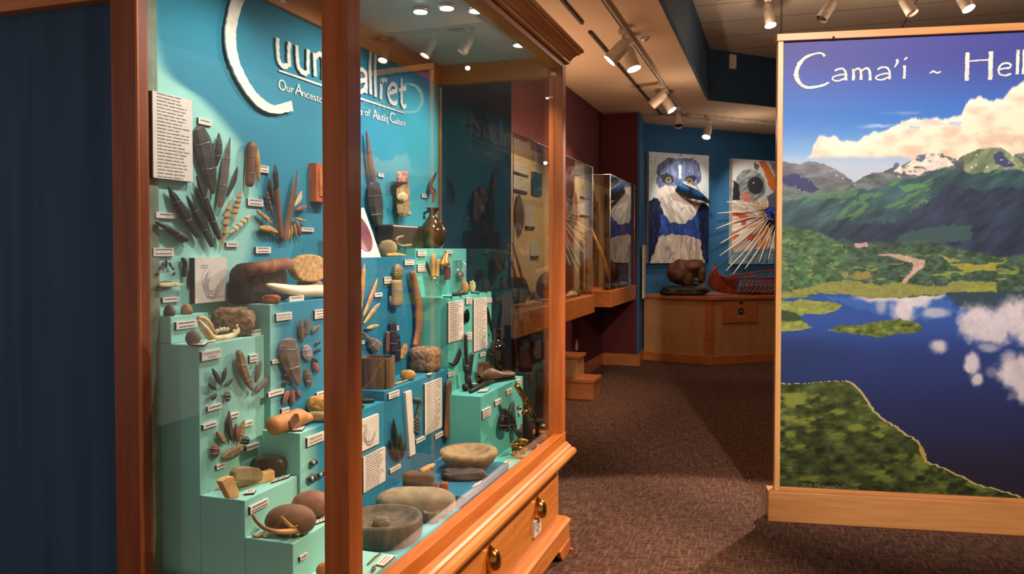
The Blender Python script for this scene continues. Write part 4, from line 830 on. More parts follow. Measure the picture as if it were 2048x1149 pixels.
# low sea green block: shoe, demijohn, pliers, knife
sh=empty('leather_shoe',Vector((-1.268,at(993,745,x=-1.268).y,.876)),'old brown leather ankle shoe with open laces','shoe')
c=Vector((-1.268,at(993,745,x=-1.268).y,.8765)); Lh=.125; SD=Vector((.36,.93,0)).normalized(); SN=Vector((-SD.y,SD.x,0))
def shoe_ring(u,w,z0,z1,n=14): return [c+SD*(u*Lh)+SN*(w*cos(t))+Vector((0,0,(z0+z1)/2+(z1-z0)/2*sin(t))) for t in [2*pi*i/n for i in range(n)]]
RG=[shoe_ring(-.98,.012,.02,.045),shoe_ring(-.93,.03,.008,.068),shoe_ring(-.7,.034,.008,.082),shoe_ring(-.4,.033,.008,.078),shoe_ring(-.1,.030,.008,.062),shoe_ring(.2,.030,.008,.046),shoe_ring(.5,.034,.008,.042),shoe_ring(.8,.033,.008,.040),shoe_ring(.95,.022,.010,.032),shoe_ring(1.0,.006,.014,.022)]
V=[p for rr in RG for p in rr]; n=14
MB().add(V,[(i*n+j,i*n+(j+1)%n,(i+1)*n+(j+1)%n,(i+1)*n+j) for i in range(len(RG)-1) for j in range(n)]+[tuple(range(n)),tuple((len(RG)-1)*n+j for j in range(n))[::-1]],True).build('upper',M_leather,sh)
MB().prism([c+SD*(u*Lh)+SN*w+Vector((0,0,.0006)) for u,w in ((-1,-.02),(-.9,-.03),(-.3,-.026),(.3,-.03),(.8,-.034),(1.02,-.01),(1.02,.01),(.8,.034),(.3,.03),(-.3,.026),(-.9,.03),(-1,.02))],(0,0,.010)).build('sole',M_black,sh)
MB().prism([c+SD*(u*Lh)+SN*-.02+Vector((0,0,z)) for u,z in ((-.9,.06),(-.82,.098),(-.6,.105),(-.5,.09),(-.1,.055),(-.2,.05))],SN*.006).prism([c+SD*(u*Lh)+SN*.016+Vector((0,0,z)) for u,z in ((-.9,.06),(-.84,.1),(-.5,.098),(-.15,.06),(-.2,.05))],SN*.006).build('ankle_flap',M_leather,sh)
dj=empty('black_demijohn',Vector((-1.325,at(991,715,x=-1.325).y+.03,.876)),'tall shiny black glass bottle behind the shoe','bottle')
c=Vector((-1.315,3.655,.876)); r=.047; h=.24; MB().lathe(c+Vector((0,0,.0006)),[(.7*r,0),(.9*r,.05*h),(1*r,.3*h),(.98*r,.55*h),(.7*r,.70*h),(.38*r,.76*h),(.35*r,.95*h),(.42*r,h),(.3*r,h)],36).build('body',M_blk,dj)
q=at(930,760,x=-1.32); c=Vector((-1.31,q.y,.876)); pl_=MB()
pl_.tube([c+Vector((0,0,.004)),c+Vector((0,.004,.04)),c+Vector((0,-.004,.085))],[.008,.012,.008],8).tube([c+Vector((.008,.03,.004)),c+Vector((.004,.015,.04)),c+Vector((0,.006,.085))],[.008,.010,.007],8).blob(c+Vector((0,0,.095)),(.016,.014,.020),seed=2,amp=.2).blob(c+Vector((0,-.02,.018)),(.016,.014,.017),seed=4,amp=.2,flat=.8766).blob(c+Vector((0.02,.04,.012)),(.02,.016,.012),seed=5,amp=.2,flat=.8766)
tag(pl_.build('rusty_pliers',M_iron),'standing rusty iron pliers and lumps at the near corner of the low block','pliers')
a=at(945,775,x=-1.26);b=at(1003,770,x=-1.26); tag(MB().tube([Vector((-1.27,a.y,.884)),Vector((-1.27,a.y*.5+b.y*.5,.892)),Vector((-1.26,b.y,.880))],[.009,.011,.002],8).build('old_knife',M_iron),'old dark iron knife lying in front of the shoe','knife')
# far right floor group
c,r,h=place(-1.20,.571,966,1004,845); P=[at(*p,x=-1.205) for p in [(965,893),(966,860),(972,852),(985,844),(1000,841),(1003,846),(1003,890)]]
zz=.5716-min(p.z for p in P); tag(MB().prism([Vector((p.x,p.y,max(p.z,.5716))) for p in P],(-.016,0,0)).build('leather_case',M_horn,None,.003),'upright brown leather case with rounded top behind the shallow bowl','leather case')
hx=-1.13
lathe(-1.14,.571,1030,1070,850,[(1,0),(1,.10),(.78,.16),(.74,.62),(.8,.66),(.8,.72),(.5,.78),(.42,1.0),(.1,1.0)],mat('brown_pot',(128,92,68),(98,70,52),rough=.7),'lidded_pot','brown lidded pot with wide foot near the far corner','pot')
lathe(-1.09,.571,1066,1099,868,[(1,0),(1.0,.5),(.9,.9),(.5,1),(.1,1)],mat('cocoa_clay',(92,66,56),(70,50,44),rough=.6),'clay_dish','dark clay dish in the far corner under the white egg','dish',.7)
rock(-1.085,.571+.075,1077,1091,849,mat('egg_white',(246,240,226),rough=.4),'ivory_egg','small white egg resting beside the microscope base','egg',1,0,1)
ms=empty('microscope',Vector((-1.10,at(1062,860,x=-1.13).y,.571)),'antique brass microscope with slanted tube and dark base','microscope')
xm=-1.10
MB().tube([at(1034,772,x=xm),at(1046,793,x=xm)],.013,14).tube([at(1044,790,x=xm),at(1072,838,x=xm)],.009,12).tube([at(1049,799,x=xm),at(1053,806,x=xm)],.014,14).build('tube',M_brass,ms)
MB().blob(at(1050,826,x=xm-.01),(.016,.010,.016),amp=0).blob(at(1038,817,x=xm-.01),(.012,.010,.010),amp=0).build('focus_wheel',M_brass,ms)
q=at(1075,842,x=xm); MB().obox(q,VR*.036,VF*.028,(0,0,.004)).build('stage',M_iron,ms)
z0=.572; q2=at(1056,838,x=xm-.01); MB().tube([Vector((q2.x,q2.y,.60)),Vector((q2.x,q2.y,.66)),at(1050,826,x=xm-.01)],[.03,.026,.012],14).obox(Vector((q2.x,q2.y,.587)),VR*.04,VF*.035,(0,0,.0148)).tube([Vector((q.x,q.y,.60)),q],[.012,.010],8).obox(Vector((q.x,q.y,.587)),VR*.03,VF*.03,(0,0,.0148)).build('base',M_black,ms)
c,r,h=place(-1.10,.571,1020,1056,876)
go=tag(MB().blob(c+Vector((0,0,h*.42)),(r*.85,r*.8,h*.46),seed=2,amp=.05,flat=.5716).build('golden_ornament',mat('amber_gold',(150,96,44),(96,58,26),rough=.15,metal=.4,scale=20,coat=.6)),'round amber ornament wrapped in bright gold leaves','ornament')
gl=MB()
for k in range(26):
    t=k/26*2*pi*2.3; gl.blob(c+VR*(r*.75*cos(t))-VF*r*.7+Vector((0,0,h*(.05+.95*k/26))),(.012,.007,.008),seed=k,amp=.4,n=10,m=6)
gl.build('gold_leaf',M_gold,go)
a=at(1005,913,x=-1.1); tag(MB().tube([Vector((-1.10,at(1008,915,x=-1.10).y,.576)),Vector((-1.10,at(1020,913,x=-1.10).y,.576))],[.004,.005],8).build('small_bone',M_bone2),'tiny pale bone left of the golden ornament','bone')

exec_far=True
# ------------------------------------------------------------------ painted pictures (flat pictures in the place, computed colour by colour)
_T=np.random.RandomState(5).rand(256,256)
def vn(x,y,sd=0):
    xi=np.floor(x).astype(int); yi=np.floor(y).astype(int); fx=x-xi; fy=y-yi; fx=fx*fx*(3-2*fx); fy=fy*fy*(3-2*fy)
    g=lambda a,b:_T[(a+sd*37)&255,(b+sd*91)&255]
    return (g(xi,yi)*(1-fx)+g(xi+1,yi)*fx)*(1-fy)+(g(xi,yi+1)*(1-fx)+g(xi+1,yi+1)*fx)*fy
def fbm(x,y,sx,sy=None,sd=0,o=4):
    sy=sy or sx; r=0;a=.5;k=1;n=0
    for i in range(o): r=r+a*vn(x/sx*k,y/sy*k,sd+i); n+=a; a*=.55;k*=2.03
    return r/n
def ss(a,b,x): t=np.clip((x-a)/(b-a),0,1); return t*t*(3-2*t)
def mixc(c,col,m): return c*(1-m[...,None])+np.array(col,float)*m[...,None] if not isinstance(col,np.ndarray) or col.ndim==1 else c*(1-m[...,None])+col*m[...,None]
def line(P,x): P=sorted(P); return np.interp(x,[p[0] for p in P],[p[1] for p in P])
def inpoly(x,y,P,j=0):
    if j: x=x+(fbm(x,y,9,sd=3)-.5)*j; y=y+(fbm(x,y,9,sd=8)-.5)*j
    r=np.zeros(x.shape,bool); n=len(P)
    for i in range(n):
        (x1,y1),(x2,y2)=P[i],P[(i+1)%n]
        if y1==y2: continue
        c=((y1>y)!=(y2>y))&(x<(x2-x1)*(y-y1)/(y2-y1)+x1); r^=c
    return r.astype(float)
def picmat(key,rough=.45):
    m=bpy.data.materials.new(key); m.use_nodes=True; N=m.node_tree.nodes; b=N['Principled BSDF']; b.inputs['Roughness'].default_value=rough; b.inputs['Specular IOR Level'].default_value=.25
    a=N.new('ShaderNodeAttribute'); a.attribute_name='picture'; m.node_tree.links.new(a.outputs['Color'],b.inputs['Base Color']); return m
def picture(name,org,ud,wid,hei,nu,nv,fn,m,parent,gain=1):
    u=np.linspace(0,wid,nu); v=np.linspace(0,hei,nv); U,V=np.meshgrid(u,v); o=np.array(org); d=np.array(ud)
    P=np.stack([o[0]+U*d[0],o[1]+U*d[1],o[2]+V],-1); rel=P-np.array([0,0,EYE]); f=rel@np.array(_fw); r=rel@np.array(_rt); w=rel@np.array(_up)
    px=1024+FPX*r/f; py=574.5-SHY-FPX*w/f; c=np.clip(fn(px,py)*gain,0,255)/255; c=np.where(c<=.04045,c/12.92,((c+.055)/1.055)**2.4)
    off=np.array(OFF[parent.name]); me=bpy.data.meshes.new(name); nvt=nu*nv; nf=(nu-1)*(nv-1)
    me.vertices.add(nvt); me.vertices.foreach_set('co',(P-off).reshape(-1)); me.loops.add(nf*4); me.polygons.add(nf)
    i=(np.arange(nv-1)[:,None]*nu+np.arange(nu-1)[None,:]).reshape(-1); q=np.stack([i,i+1,i+nu+1,i+nu],-1).reshape(-1)
    me.loops.foreach_set('vertex_index',q.astype(np.int32)); me.polygons.foreach_set('loop_start',(np.arange(nf)*4).astype(np.int32)); me.update(calc_edges=True)
    at_=me.color_attributes.new('picture','FLOAT_COLOR','POINT'); at_.data.foreach_set('color',np.concatenate([c,np.ones(c.shape[:-1]+(1,))],-1).astype(np.float32).reshape(-1))
    me.materials.append(m); ob=bpy.data.objects.new(name,me); COL.objects.link(ob); OFF[ob.name]=Vector(off); ob.parent=parent; return ob
def landscape(x,y):
    t=ss(90,330,y); c=np.zeros(x.shape+(3,))
    c[...]=np.array([66,70,150]); c=mixc(c,(58,116,200),ss(100,250,y)); c=mixc(c,(150,190,226),ss(225,335,y)*.9)
    c=mixc(c,(70,66,130),ss(160,90,y)*ss(1900,1600,x)*.35)
    n=fbm(x,y,60,26,sd=2); c=mixc(c,(226,228,240),ss(.56,.8,fbm(x,y,70,12,sd=5))*ss(215,240,y)*ss(330,250,y)*ss(1700,1760,x)*.6)
    c=mixc(c,(206,198,206),ss(302,335,y)*.6)
    top=line([(1600,330),(1622,310),(1628,285),(1642,272),(1655,274),(1666,272),(1690,284),(1712,283),(1735,268),(1765,262),(1785,250),(1810,240),(1850,236),(1900,236),(1922,232),(1932,208),(1945,196),(1962,192),(1985,202),(2005,198),(2020,180),(2040,168),(2100,140),(2300,150)],x)
    top=top+(fbm(x,y*0,11,sd=1)-.5)*12
    cl=ss(-3,4,y-top)*ss(322,308,y-ss(1800,1900,x)*30); cb=np.array([246,234,220])-(ss(.35,.8,1-fbm(x,y,38,20,sd=7)))[...,None]*np.array([34,38,34])
    cb=cb+ss(0,40,y-top)[...,None]*np.array([0,-8,-18]); c=mixc(c,cb,cl); c=mixc(c,(168,186,214),inpoly(x,y,[(1818,252),(1842,252),(1838,258),(1818,257)])*.7+inpoly(x,y,[(1896,243),(1924,243),(1920,252),(1900,250)])*.7)
    # far left mountain
    r1=line([(1540,325),(1568,325),(1600,328),(1612,325),(1636,324),(1660,334),(1680,345),(1695,355),(1708,366),(1740,380)],x)+(fbm(x,y*0,8,sd=4)-.5)*6
    m=ss(-1,1,y-r1)*ss(1745,1730,x); g=fbm(x+y*.5,y,26,9,sd=6)[...,None]; mc=np.array([110,112,120])*(.65+.7*g); mc=mc*(1-ss(350,395,y)[...,None]*.5)+np.array([86,116,98])*(ss(350,395,y)[...,None]*.5); c=mixc(c,mc,m)
    c=mixc(c,(58,60,104),inpoly(x,y,[(1560,352),(1590,348),(1612,354),(1626,366),(1638,380),(1625,388),(1600,380),(1560,366)],8)); c=mixc(c,(240,236,244),ss(.83,.87,fbm(x,y,6,4,sd=11,o=2))*m*ss(400,380,y)*.8)
    # snow and centre mountains
    r2=line([(1660,400),(1708,366),(1730,352),(1745,346),(1760,346),(1785,336),(1790,327),(1797,327),(1800,333),(1822,322),(1834,318),(1838,311),(1856,309),(1884,308),(1890,312),(1905,316),(1915,320),(1930,310),(1955,299),(1985,296),(2003,297),(2018,306),(2025,318),(2030,308),(2060,303),(2110,318),(2300,300)],x)+(fbm(x,y*0,5,sd=9)-.5)*5
    m=ss(-1,1,y-r2); g=fbm(x-y*.8,y,18,10,sd=12)[...,None]; mc=np.array([96,104,108])*(.5+.95*g); c=mixc(c,mc,m)
    sn=inpoly(x,y,[(1782,342),(1820,326),(1840,318),(1850,312),(1872,310),(1900,322),(1912,330),(1890,336),(1860,340),(1838,352),(1815,350)],10); c=mixc(c,np.array([244,224,214])*np.ones(x.shape+(3,))*(.72+.4*fbm(x+y,y,9,6,sd=14))[...,None],sn*ss(.28,.42,fbm(x-y,y,14,8,sd=15)))
    c=mixc(c,(96,104,140),inpoly(x,y,[(1833,312),(1852,309),(1850,319),(1842,324),(1835,320)],4)+inpoly(x,y,[(1784,337),(1790,327),(1798,330),(1796,335)],3))
    hill=inpoly(x,y,[(1925,312),(1955,299),(1985,295),(2003,297),(2018,306),(2050,330),(2120,350),(2300,360),(2300,420),(2020,380),(1960,372),(1930,350)],8); c=mixc(c,np.array([126,142,104])*np.ones(x.shape+(3,))*(.55+.85*fbm(x+y*.9,y*.5,12,14,sd=17))[...,None],hill*.85)
    c=mixc(c,(66,72,112),inpoly(x,y,[(1985,310),(2002,303),(2012,315),(2030,332),(2014,336),(1990,328)],6))
    c=mixc(c,(240,226,226),ss(.80,.85,fbm(x,y,8,5,sd=21,o=2))*m*ss(385,360,y)*.85)
    r3=line([(1540,408),(1568,406),(1600,396),(1640,392),(1680,388),(1720,378),(1752,378),(1775,366),(1800,357),(1835,356),(1860,344),(1895,336),(1920,338),(1935,348),(1960,346),(2000,340),(2030,340),(2100,350),(2300,350)],x)+(fbm(x,y*0,14,sd=19)-.5)*8
    m=ss(-2,2,y-r3); g=fbm(x+y*1.1,y*.6,26,20,sd=22); mc=np.array([60,88,96])[None,None]*(.45+.9*g)[...,None]; c=mixc(c,mc,m)
    c=mixc(c,(96,136,84),m*ss(.60,.72,fbm(x+y*1.3,y*.5,22,12,sd=25))*ss(470,420,y)*.75)
    c=mixc(c,(92,142,92),inpoly(x,y,[(1600,394),(1660,386),(1720,376),(1712,392),(1650,400)],10)*.55+inpoly(x,y,[(1797,372),(1840,368),(1850,374),(1810,386)],6)*.8+inpoly(x,y,[(1718,388),(1760,384),(1752,394),(1720,400)],6)*.6)
    dk=inpoly(x,y,[(1640,470),(1700,452),(1790,440),(1850,405),(1900,370),(1960,380),(2060,372),(2300,380),(2300,490),(1960,520),(1900,500),(1840,488),(1720,486)],26); c=mixc(c,np.array([52,58,84])*np.ones(x.shape+(3,))*(.55+.75*fbm(x+y,y*.6,20,sd=24))[...,None],dk*.78)
    c=mixc(c,(64,92,92),inpoly(x,y,[(1800,470),(1880,452),(1945,450),(1940,482),(1860,490),(1790,484)],16)*.8)
    # valley
    vl=line([(1540,484),(1700,486),(1760,487),(1850,482),(1930,500),(2000,515),(2300,505)],x); m=ss(-5,5,y-vl); g=fbm(x,y,10,6,sd=28)
    c=mixc(c,np.array([70,92,76])*np.ones(x.shape+(3,))*(.5+.95*g)[...,None],m)
    c=mixc(c,(150,168,70),m*ss(.62,.72,fbm(x,y,26,6,sd=30))*ss(500,520,y)*.8)
    lh=line([(1540,450),(1568,454),(1600,458),(1632,462),(1665,478),(1690,490),(1705,520),(1720,560)],x); m=ss(-3,3,y-lh)*ss(1712,1690,x-(y-540)*.1); c=mixc(c,np.array([76,108,76])*np.ones(x.shape+(3,))*(.5+.9*fbm(x,y,9,6,sd=31))[...,None],m)
    c=mixc(c,(146,156,96),m*ss(.64,.7,fbm(x,y,12,7,sd=33))*.7)
    for P,col,j in (([(1708,488),(1735,486),(1735,494),(1712,496)],(186,156,150),5),([(1755,510),(1790,508),(1850,522),(1848,534),(1832,546),(1822,556),(1806,574),(1800,588),(1797,572),(1812,554),(1826,540),(1824,526),(1790,516)],(196,164,150),6),
        ([(1560,588),(1610,575),(1650,566),(1700,560),(1760,572),(1800,566),(1880,574),(1920,562),(1990,566),(1996,586),(1900,588),(1840,592),(1760,600),(1690,592),(1640,586),(1560,600)],(142,146,80),12),([(1900,528),(1950,530),(2000,524),(1990,540),(1930,544)],(158,156,72),8),([(1700,550),(1735,542),(1745,556),(1705,558)],(146,128,76),6),([(1880,512),(1925,522),(1900,526)],(150,156,84),6),([(1928,570),(1990,572),(1990,586),(1935,584)],(150,158,72),6)): c=mixc(c,np.array(col,float)*np.ones(x.shape+(3,))*(.82+.3*fbm(x,y,7,4,sd=35))[...,None],inpoly(x,y,P,j))
    # lake
    lk=line([(1540,600),(1620,594),(1640,586),(1700,590),(1740,598),(1800,596),(1880,592),(1895,585),(2048,583),(2300,583)],x)+(fbm(x,y*0,10,sd=36)-.5)*5; m=ss(-1,1,y-lk)
    lc=np.zeros(x.shape+(3,)); lc[...]=(52,84,160); lc=mixc(lc,(44,60,120),ss(640,720,y)); lc=mixc(lc,(40,44,84),ss(700,860,y)); lc=mixc(lc,(38,34,50),ss(840,960,y)); lc=mixc(lc,(40,60,104),ss(1750,1600,x)*ss(660,700,y)*.6)
    lc=mixc(lc,(70,120,190),inpoly(x,y,[(1640,592),(1890,596),(1915,625),(1880,640),(1760,630),(1680,605)],20)*.5)
    lc=mixc(lc,(216,200,206),ss(-1.5,7,lk-y+9)*ss(1690,1740,x)*ss(1900,1880,x)*.9)
    lc=mixc(lc,(54,72,88),inpoly(x,y,[(1885,580),(2300,575),(2300,622),(2000,624),(1945,622),(1915,612)],12))
    def bl(cx,cy,rx,ry,s=.35,al=.92):
        d=np.sqrt(((x-cx)/rx)**2+((y-cy)/ry)**2)+(fbm(x,y,16,sd=38)-.5)*.7; return ss(1+s,1-s,d)*al
    cm=np.zeros(x.shape)
    for a in ((1808,620,24,28),(1830,600,30,18),(1762,612,10,14,.6,.6),(1870,626,26,10,.5,.7),(1955,645,34,38),(1990,660,34,34),(2030,640,40,40),(2070,650,60,46),(1978,695,24,10,.5,.6),(1877,694,14,13,.6),(1945,728,16,26),(1955,760,12,14),(2040,745,44,38),(2060,775,40,34),(2020,720,20,18,.5,.7),(1985,745,14,10,.6,.4),(2110,740,60,60)): cm=np.maximum(cm,bl(*a))
    lc=mixc(lc,np.array([226,214,218])*np.ones(x.shape+(3,))*(.86+.2*fbm(x,y,18,sd=40))[...,None],cm); c=mixc(c,lc,m)
    for P in ([(1540,600),(1585,604),(1600,598),(1645,604),(1668,604),(1684,612),(1672,622),(1650,628),(1610,628),(1600,634),(1606,644),(1626,656),(1600,662),(1562,664),(1540,664)],):
        k=inpoly(x,y,P,6); c=mixc(c,np.array([150,160,80])*np.ones(x.shape+(3,))*(.7+.5*fbm(x,y,9,5,sd=41))[...,None],k); c=mixc(c,(62,80,50),k*inpoly(x,y,[(1540,618),(1580,622),(1602,632),(1605,642),(1540,645)],6))
    isl=inpoly(x,y,[(1655,661),(1680,652),(1720,650),(1765,642),(1800,638),(1835,646),(1848,660),(1830,666),(1795,668),(1755,677),(1740,672),(1700,668)],4); c=mixc(c,np.array([108,124,60])*np.ones(x.shape+(3,))*(.35+1.15*fbm(x,y,13,7,sd=43))[...,None],isl)
    # foreground hill
    P=[(1500,766),(1562,766),(1600,768),(1640,764),(1690,762),(1710,768),(1724,784),(1735,800),(1748,820),(1770,840),(1800,858),(1815,870),(1838,882),(1848,900),(1856,924),(1892,938),(1930,955),(1955,970),(1990,978),(2048,996),(2200,1040),(2400,1200),(1500,1200)]
    fg=inpoly(x,y,P,5); g=fbm(x,y,20,11,sd=45,o=5); g2=fbm(x,y,44,15,sd=47); fc=np.array([74,86,44])[None,None]*(.25+1.45*g)[...,None]; fc=mixc(fc,(136,146,62),ss(.52,.66,g2)*ss(.35,.6,g)*.85); fc=fc*(1-.25*ss(800,1000,y)[...,None])
    edge=inpoly(x+5,y-4,P,5); c=mixc(c,(196,180,130),(1-edge)*fg*0+fg*(1-inpoly(x+4,y-1,P,5))); c=mixc(c,fc,fg*inpoly(x+4,y-1,P,5)); c=mixc(c,(176,150,62),inpoly(x,y,[(1838,884),(1848,900),(1856,926),(1846,918),(1838,902)],3))
    return c
DB=Vector((cos(radians(8.5)),sin(radians(8.5)),0)); NB=Vector((DB.y,-DB.x,0)); PB=Vector((-.047,4.56,0)); PV=PB-NB*.045+DB*.0
bn=empty('picture_panel',PB+DB*1.1,'large freestanding wood-framed landscape photo panel greeting visitors over a lake','picture panel')
def bbox(u0,u1,d0,d1,z0,z1,name,m,bev=.003):
    c=PB+DB*((u0+u1)/2)-NB*((d0+d1)/2)+Vector((0,0,(z0+z1)/2)); return MB().obox(c,DB*((u1-u0)/2),NB*((d1-d0)/2),(0,0,(z1-z0)/2)).build(name,m,bn,bev)
WU=2.15
bbox(0,WU,0,.12,.0005,.165,'base_board',M_maple_h)
bbox(.035,.065,.03,.09,.165,2.645,'side_stile',M_maple_v); bbox(WU-.03,WU,.03,.09,.165,2.645,'side_stile',M_maple_v)
bbox(.065,WU-.03,.032,.08,.165,.185,'bottom_rail',M_maple_h)
bbox(.028,WU+.01,.022,.10,2.645,2.685,'top_rail',M_maple_h)
bbox(.065,WU-.03,.05,.085,.186,2.644,'backing_board',M_maple_v)
q=at(1667,75,pl=(PB-NB*.022,NB)); MB().obox(q+NB*.0012,DB*.006,NB*.001,(0,0,.006)).build('screw_hole',M_black,bn)
org=PB-NB*.048+DB*.066+Vector((0,0,.187))
PICM=picmat('landscape_print',.5)
pic=picture('landscape_picture',org,DB,WU-.03-.067,2.644-.188,470,620,landscape,PICM,bn)
PLB=(PB-NB*.046,NB)
def PBx(pts): return [at(*p,pl=PLB) for p in pts]
BL=[([(1650,112),(1642,107),(1628,108),(1610,116),(1598,130),(1592,148),(1597,163),(1608,173),(1625,175),(1645,171),(1658,165)],[.016,.010,.010,.016,.022,.024,.02,.016,.014,.012,.01]),
 ([(1669,142),(1675,139),(1686,138),(1691,146),(1692,161)],[.01,.01,.014]),([(1691,149),(1680,150),(1667,154),(1666,160),(1676,162),(1691,156)],.009),
 ([(1706,138),(1707,150),(1706,161)],.014),([(1707,143),(1714,138),(1720,140),(1722,150),(1722,160)],[.008,.012,.014]),([(1722,143),(1730,137),(1737,139),(1740,150),(1740,161)],[.008,.012,.014]),
 ([(1755,139),(1763,135),(1774,136),(1779,144),(1779,159)],[.01,.01,.014]),([(1778,147),(1767,148),(1753,153),(1753,158),(1763,160),(1778,154)],.009),
 ([(1793,119),(1795,124),(1789,135)],[.016,.012,.006]),([(1809,131),(1809,145),(1808,158)],.014),([(1808,120),(1814,115)],[.006,.010]),
 ([(1859,147),(1866,143),(1874,146),(1882,143)],[.006,.010,.010,.006]),
 ([(1935,105),(1934,130),(1933,162)],.020),([(1982,103),(1981,130),(1980,160)],.020),([(1935,123),(1958,121),(1982,120)],.008),
 ([(1996,140),(2008,137),(2018,136),(2021,130),(2014,126),(2003,129),(1997,139),(1999,148),(2010,151),(2022,148)],.010),
 ([(2036,100),(2035,125),(2034,149)],.016),([(2049,99),(2048,124),(2047,149)],.016),([(2067,128),(2060,136),(2062,147),(2072,150),(2081,143),(2080,132),(2072,126),(2066,128)],.011)]
for a_,b_ in ((0,10),(10,11),(11,len(BL))):
    bl_=MB()
    for i in range(a_,b_): ribbon(bl_,PBx(BL[i][0]),BL[i][1],NB,.0015,.22,i)
    bl_.build('greeting_word',mat('cream_letter',(246,238,224),rough=.6),bn)
cr_=MB(); a=at(1588,974,pl=PLB);b=at(1716,983,pl=PLB); put_text(cr_,'© 2008 Michael DeYoung',a,(b-a)/(b-a).length,(0,0,1),(b-a).length,.026,NB); cr_.build('credit_text',mat('faint_credit',(112,116,76),rough=.6),bn)

# ------------------------------------------------------------------ ART ON THE FAR BLUE WALL
def p45(px,py,off): return at(px,py,pl=(WB+N45*off,N45))
def streak(x,y,sx,sy,sd,ang=0):
    xx=x*cos(ang)+y*sin(ang); yy=-x*sin(ang)+y*cos(ang); return fbm(xx,yy,sx,sy,sd=sd,o=3)
def birdpic(x,y):
    c=np.zeros(x.shape+(3,)); c[...]=(214,222,222); on=np.ones(x.shape+(3,))
    S1=streak(x,y,3,16,1)[...,None]; S2=streak(x,y,4,22,3,.5)[...,None]; S3=streak(x,y,4,22,5,-.5)[...,None]
    c=mixc(c,on*np.array([26,34,66])*(.4+1.2*S1),inpoly(x,y,[(1296,408),(1308,394),(1320,400),(1330,440),(1330,530),(1294,530)],8)+0)
    c=mixc(c,on*np.array([28,36,70])*(.4+1.2*S1),inpoly(x,y,[(1388,420),(1405,405),(1420,415),(1420,535),(1385,535)],8))
    c=mixc(c,on*np.array([46,72,140])*(.5+1.0*S1),inpoly(x,y,[(1322,430),(1398,425),(1400,485),(1318,488)],9))
    c=mixc(c,on*np.array([214,196,178])*(.6+.6*S1),inpoly(x,y,[(1318,474),(1345,468),(1372,472),(1398,478),(1410,530),(1300,530)],9))
    c=mixc(c,on*np.array([226,214,198])*(.65+.55*S3),inpoly(x,y,[(1312,360),(1330,370),(1390,355),(1402,362),(1402,400),(1392,430),(1370,447),(1340,445),(1322,415),(1314,388)],8))
    c=mixc(c,on*np.array([104,116,148])*(.55+.9*streak(x,y,3,12,7)[...,None]),inpoly(x,y,[(1314,345),(1316,330),(1325,322),(1336,314),(1352,318),(1368,316),(1386,317),(1396,326),(1402,345),(1404,364),(1390,372),(1372,362),(1350,372),(1330,372),(1318,378),(1313,365)],6))
    c=mixc(c,(44,44,62),inpoly(x,y,[(1322,352),(1334,346),(1346,352),(1348,364),(1336,370),(1326,366)],4)+inpoly(x,y,[(1368,360),(1374,352),(1388,350),(1394,356),(1386,366),(1376,368)],4))
    for cx,cy in ((1337,360),(1379,362)):
        d=np.sqrt(((x-cx)/7)**2+((y-cy)/7)**2); c=mixc(c,(196,190,160),ss(1.0,.8,d)*(y>cy)); c=mixc(c,(124,112,52),ss(.85,.7,d)); c=mixc(c,(40,38,26),ss(.4,.3,d))
    c=mixc(c,(246,248,252),inpoly(x,y,[(1356,330),(1362,330),(1363,356),(1358,358)],4)*.8)
    c=mixc(c,(170,150,136),inpoly(x,y,[(1336,392),(1350,384),(1368,392),(1392,404),(1376,410),(1350,402)],5)*.8)
    c=mixc(c,(90,96,130),(ss(.70,.78,streak(x,y,3,10,11,.7))*.45))
    return c
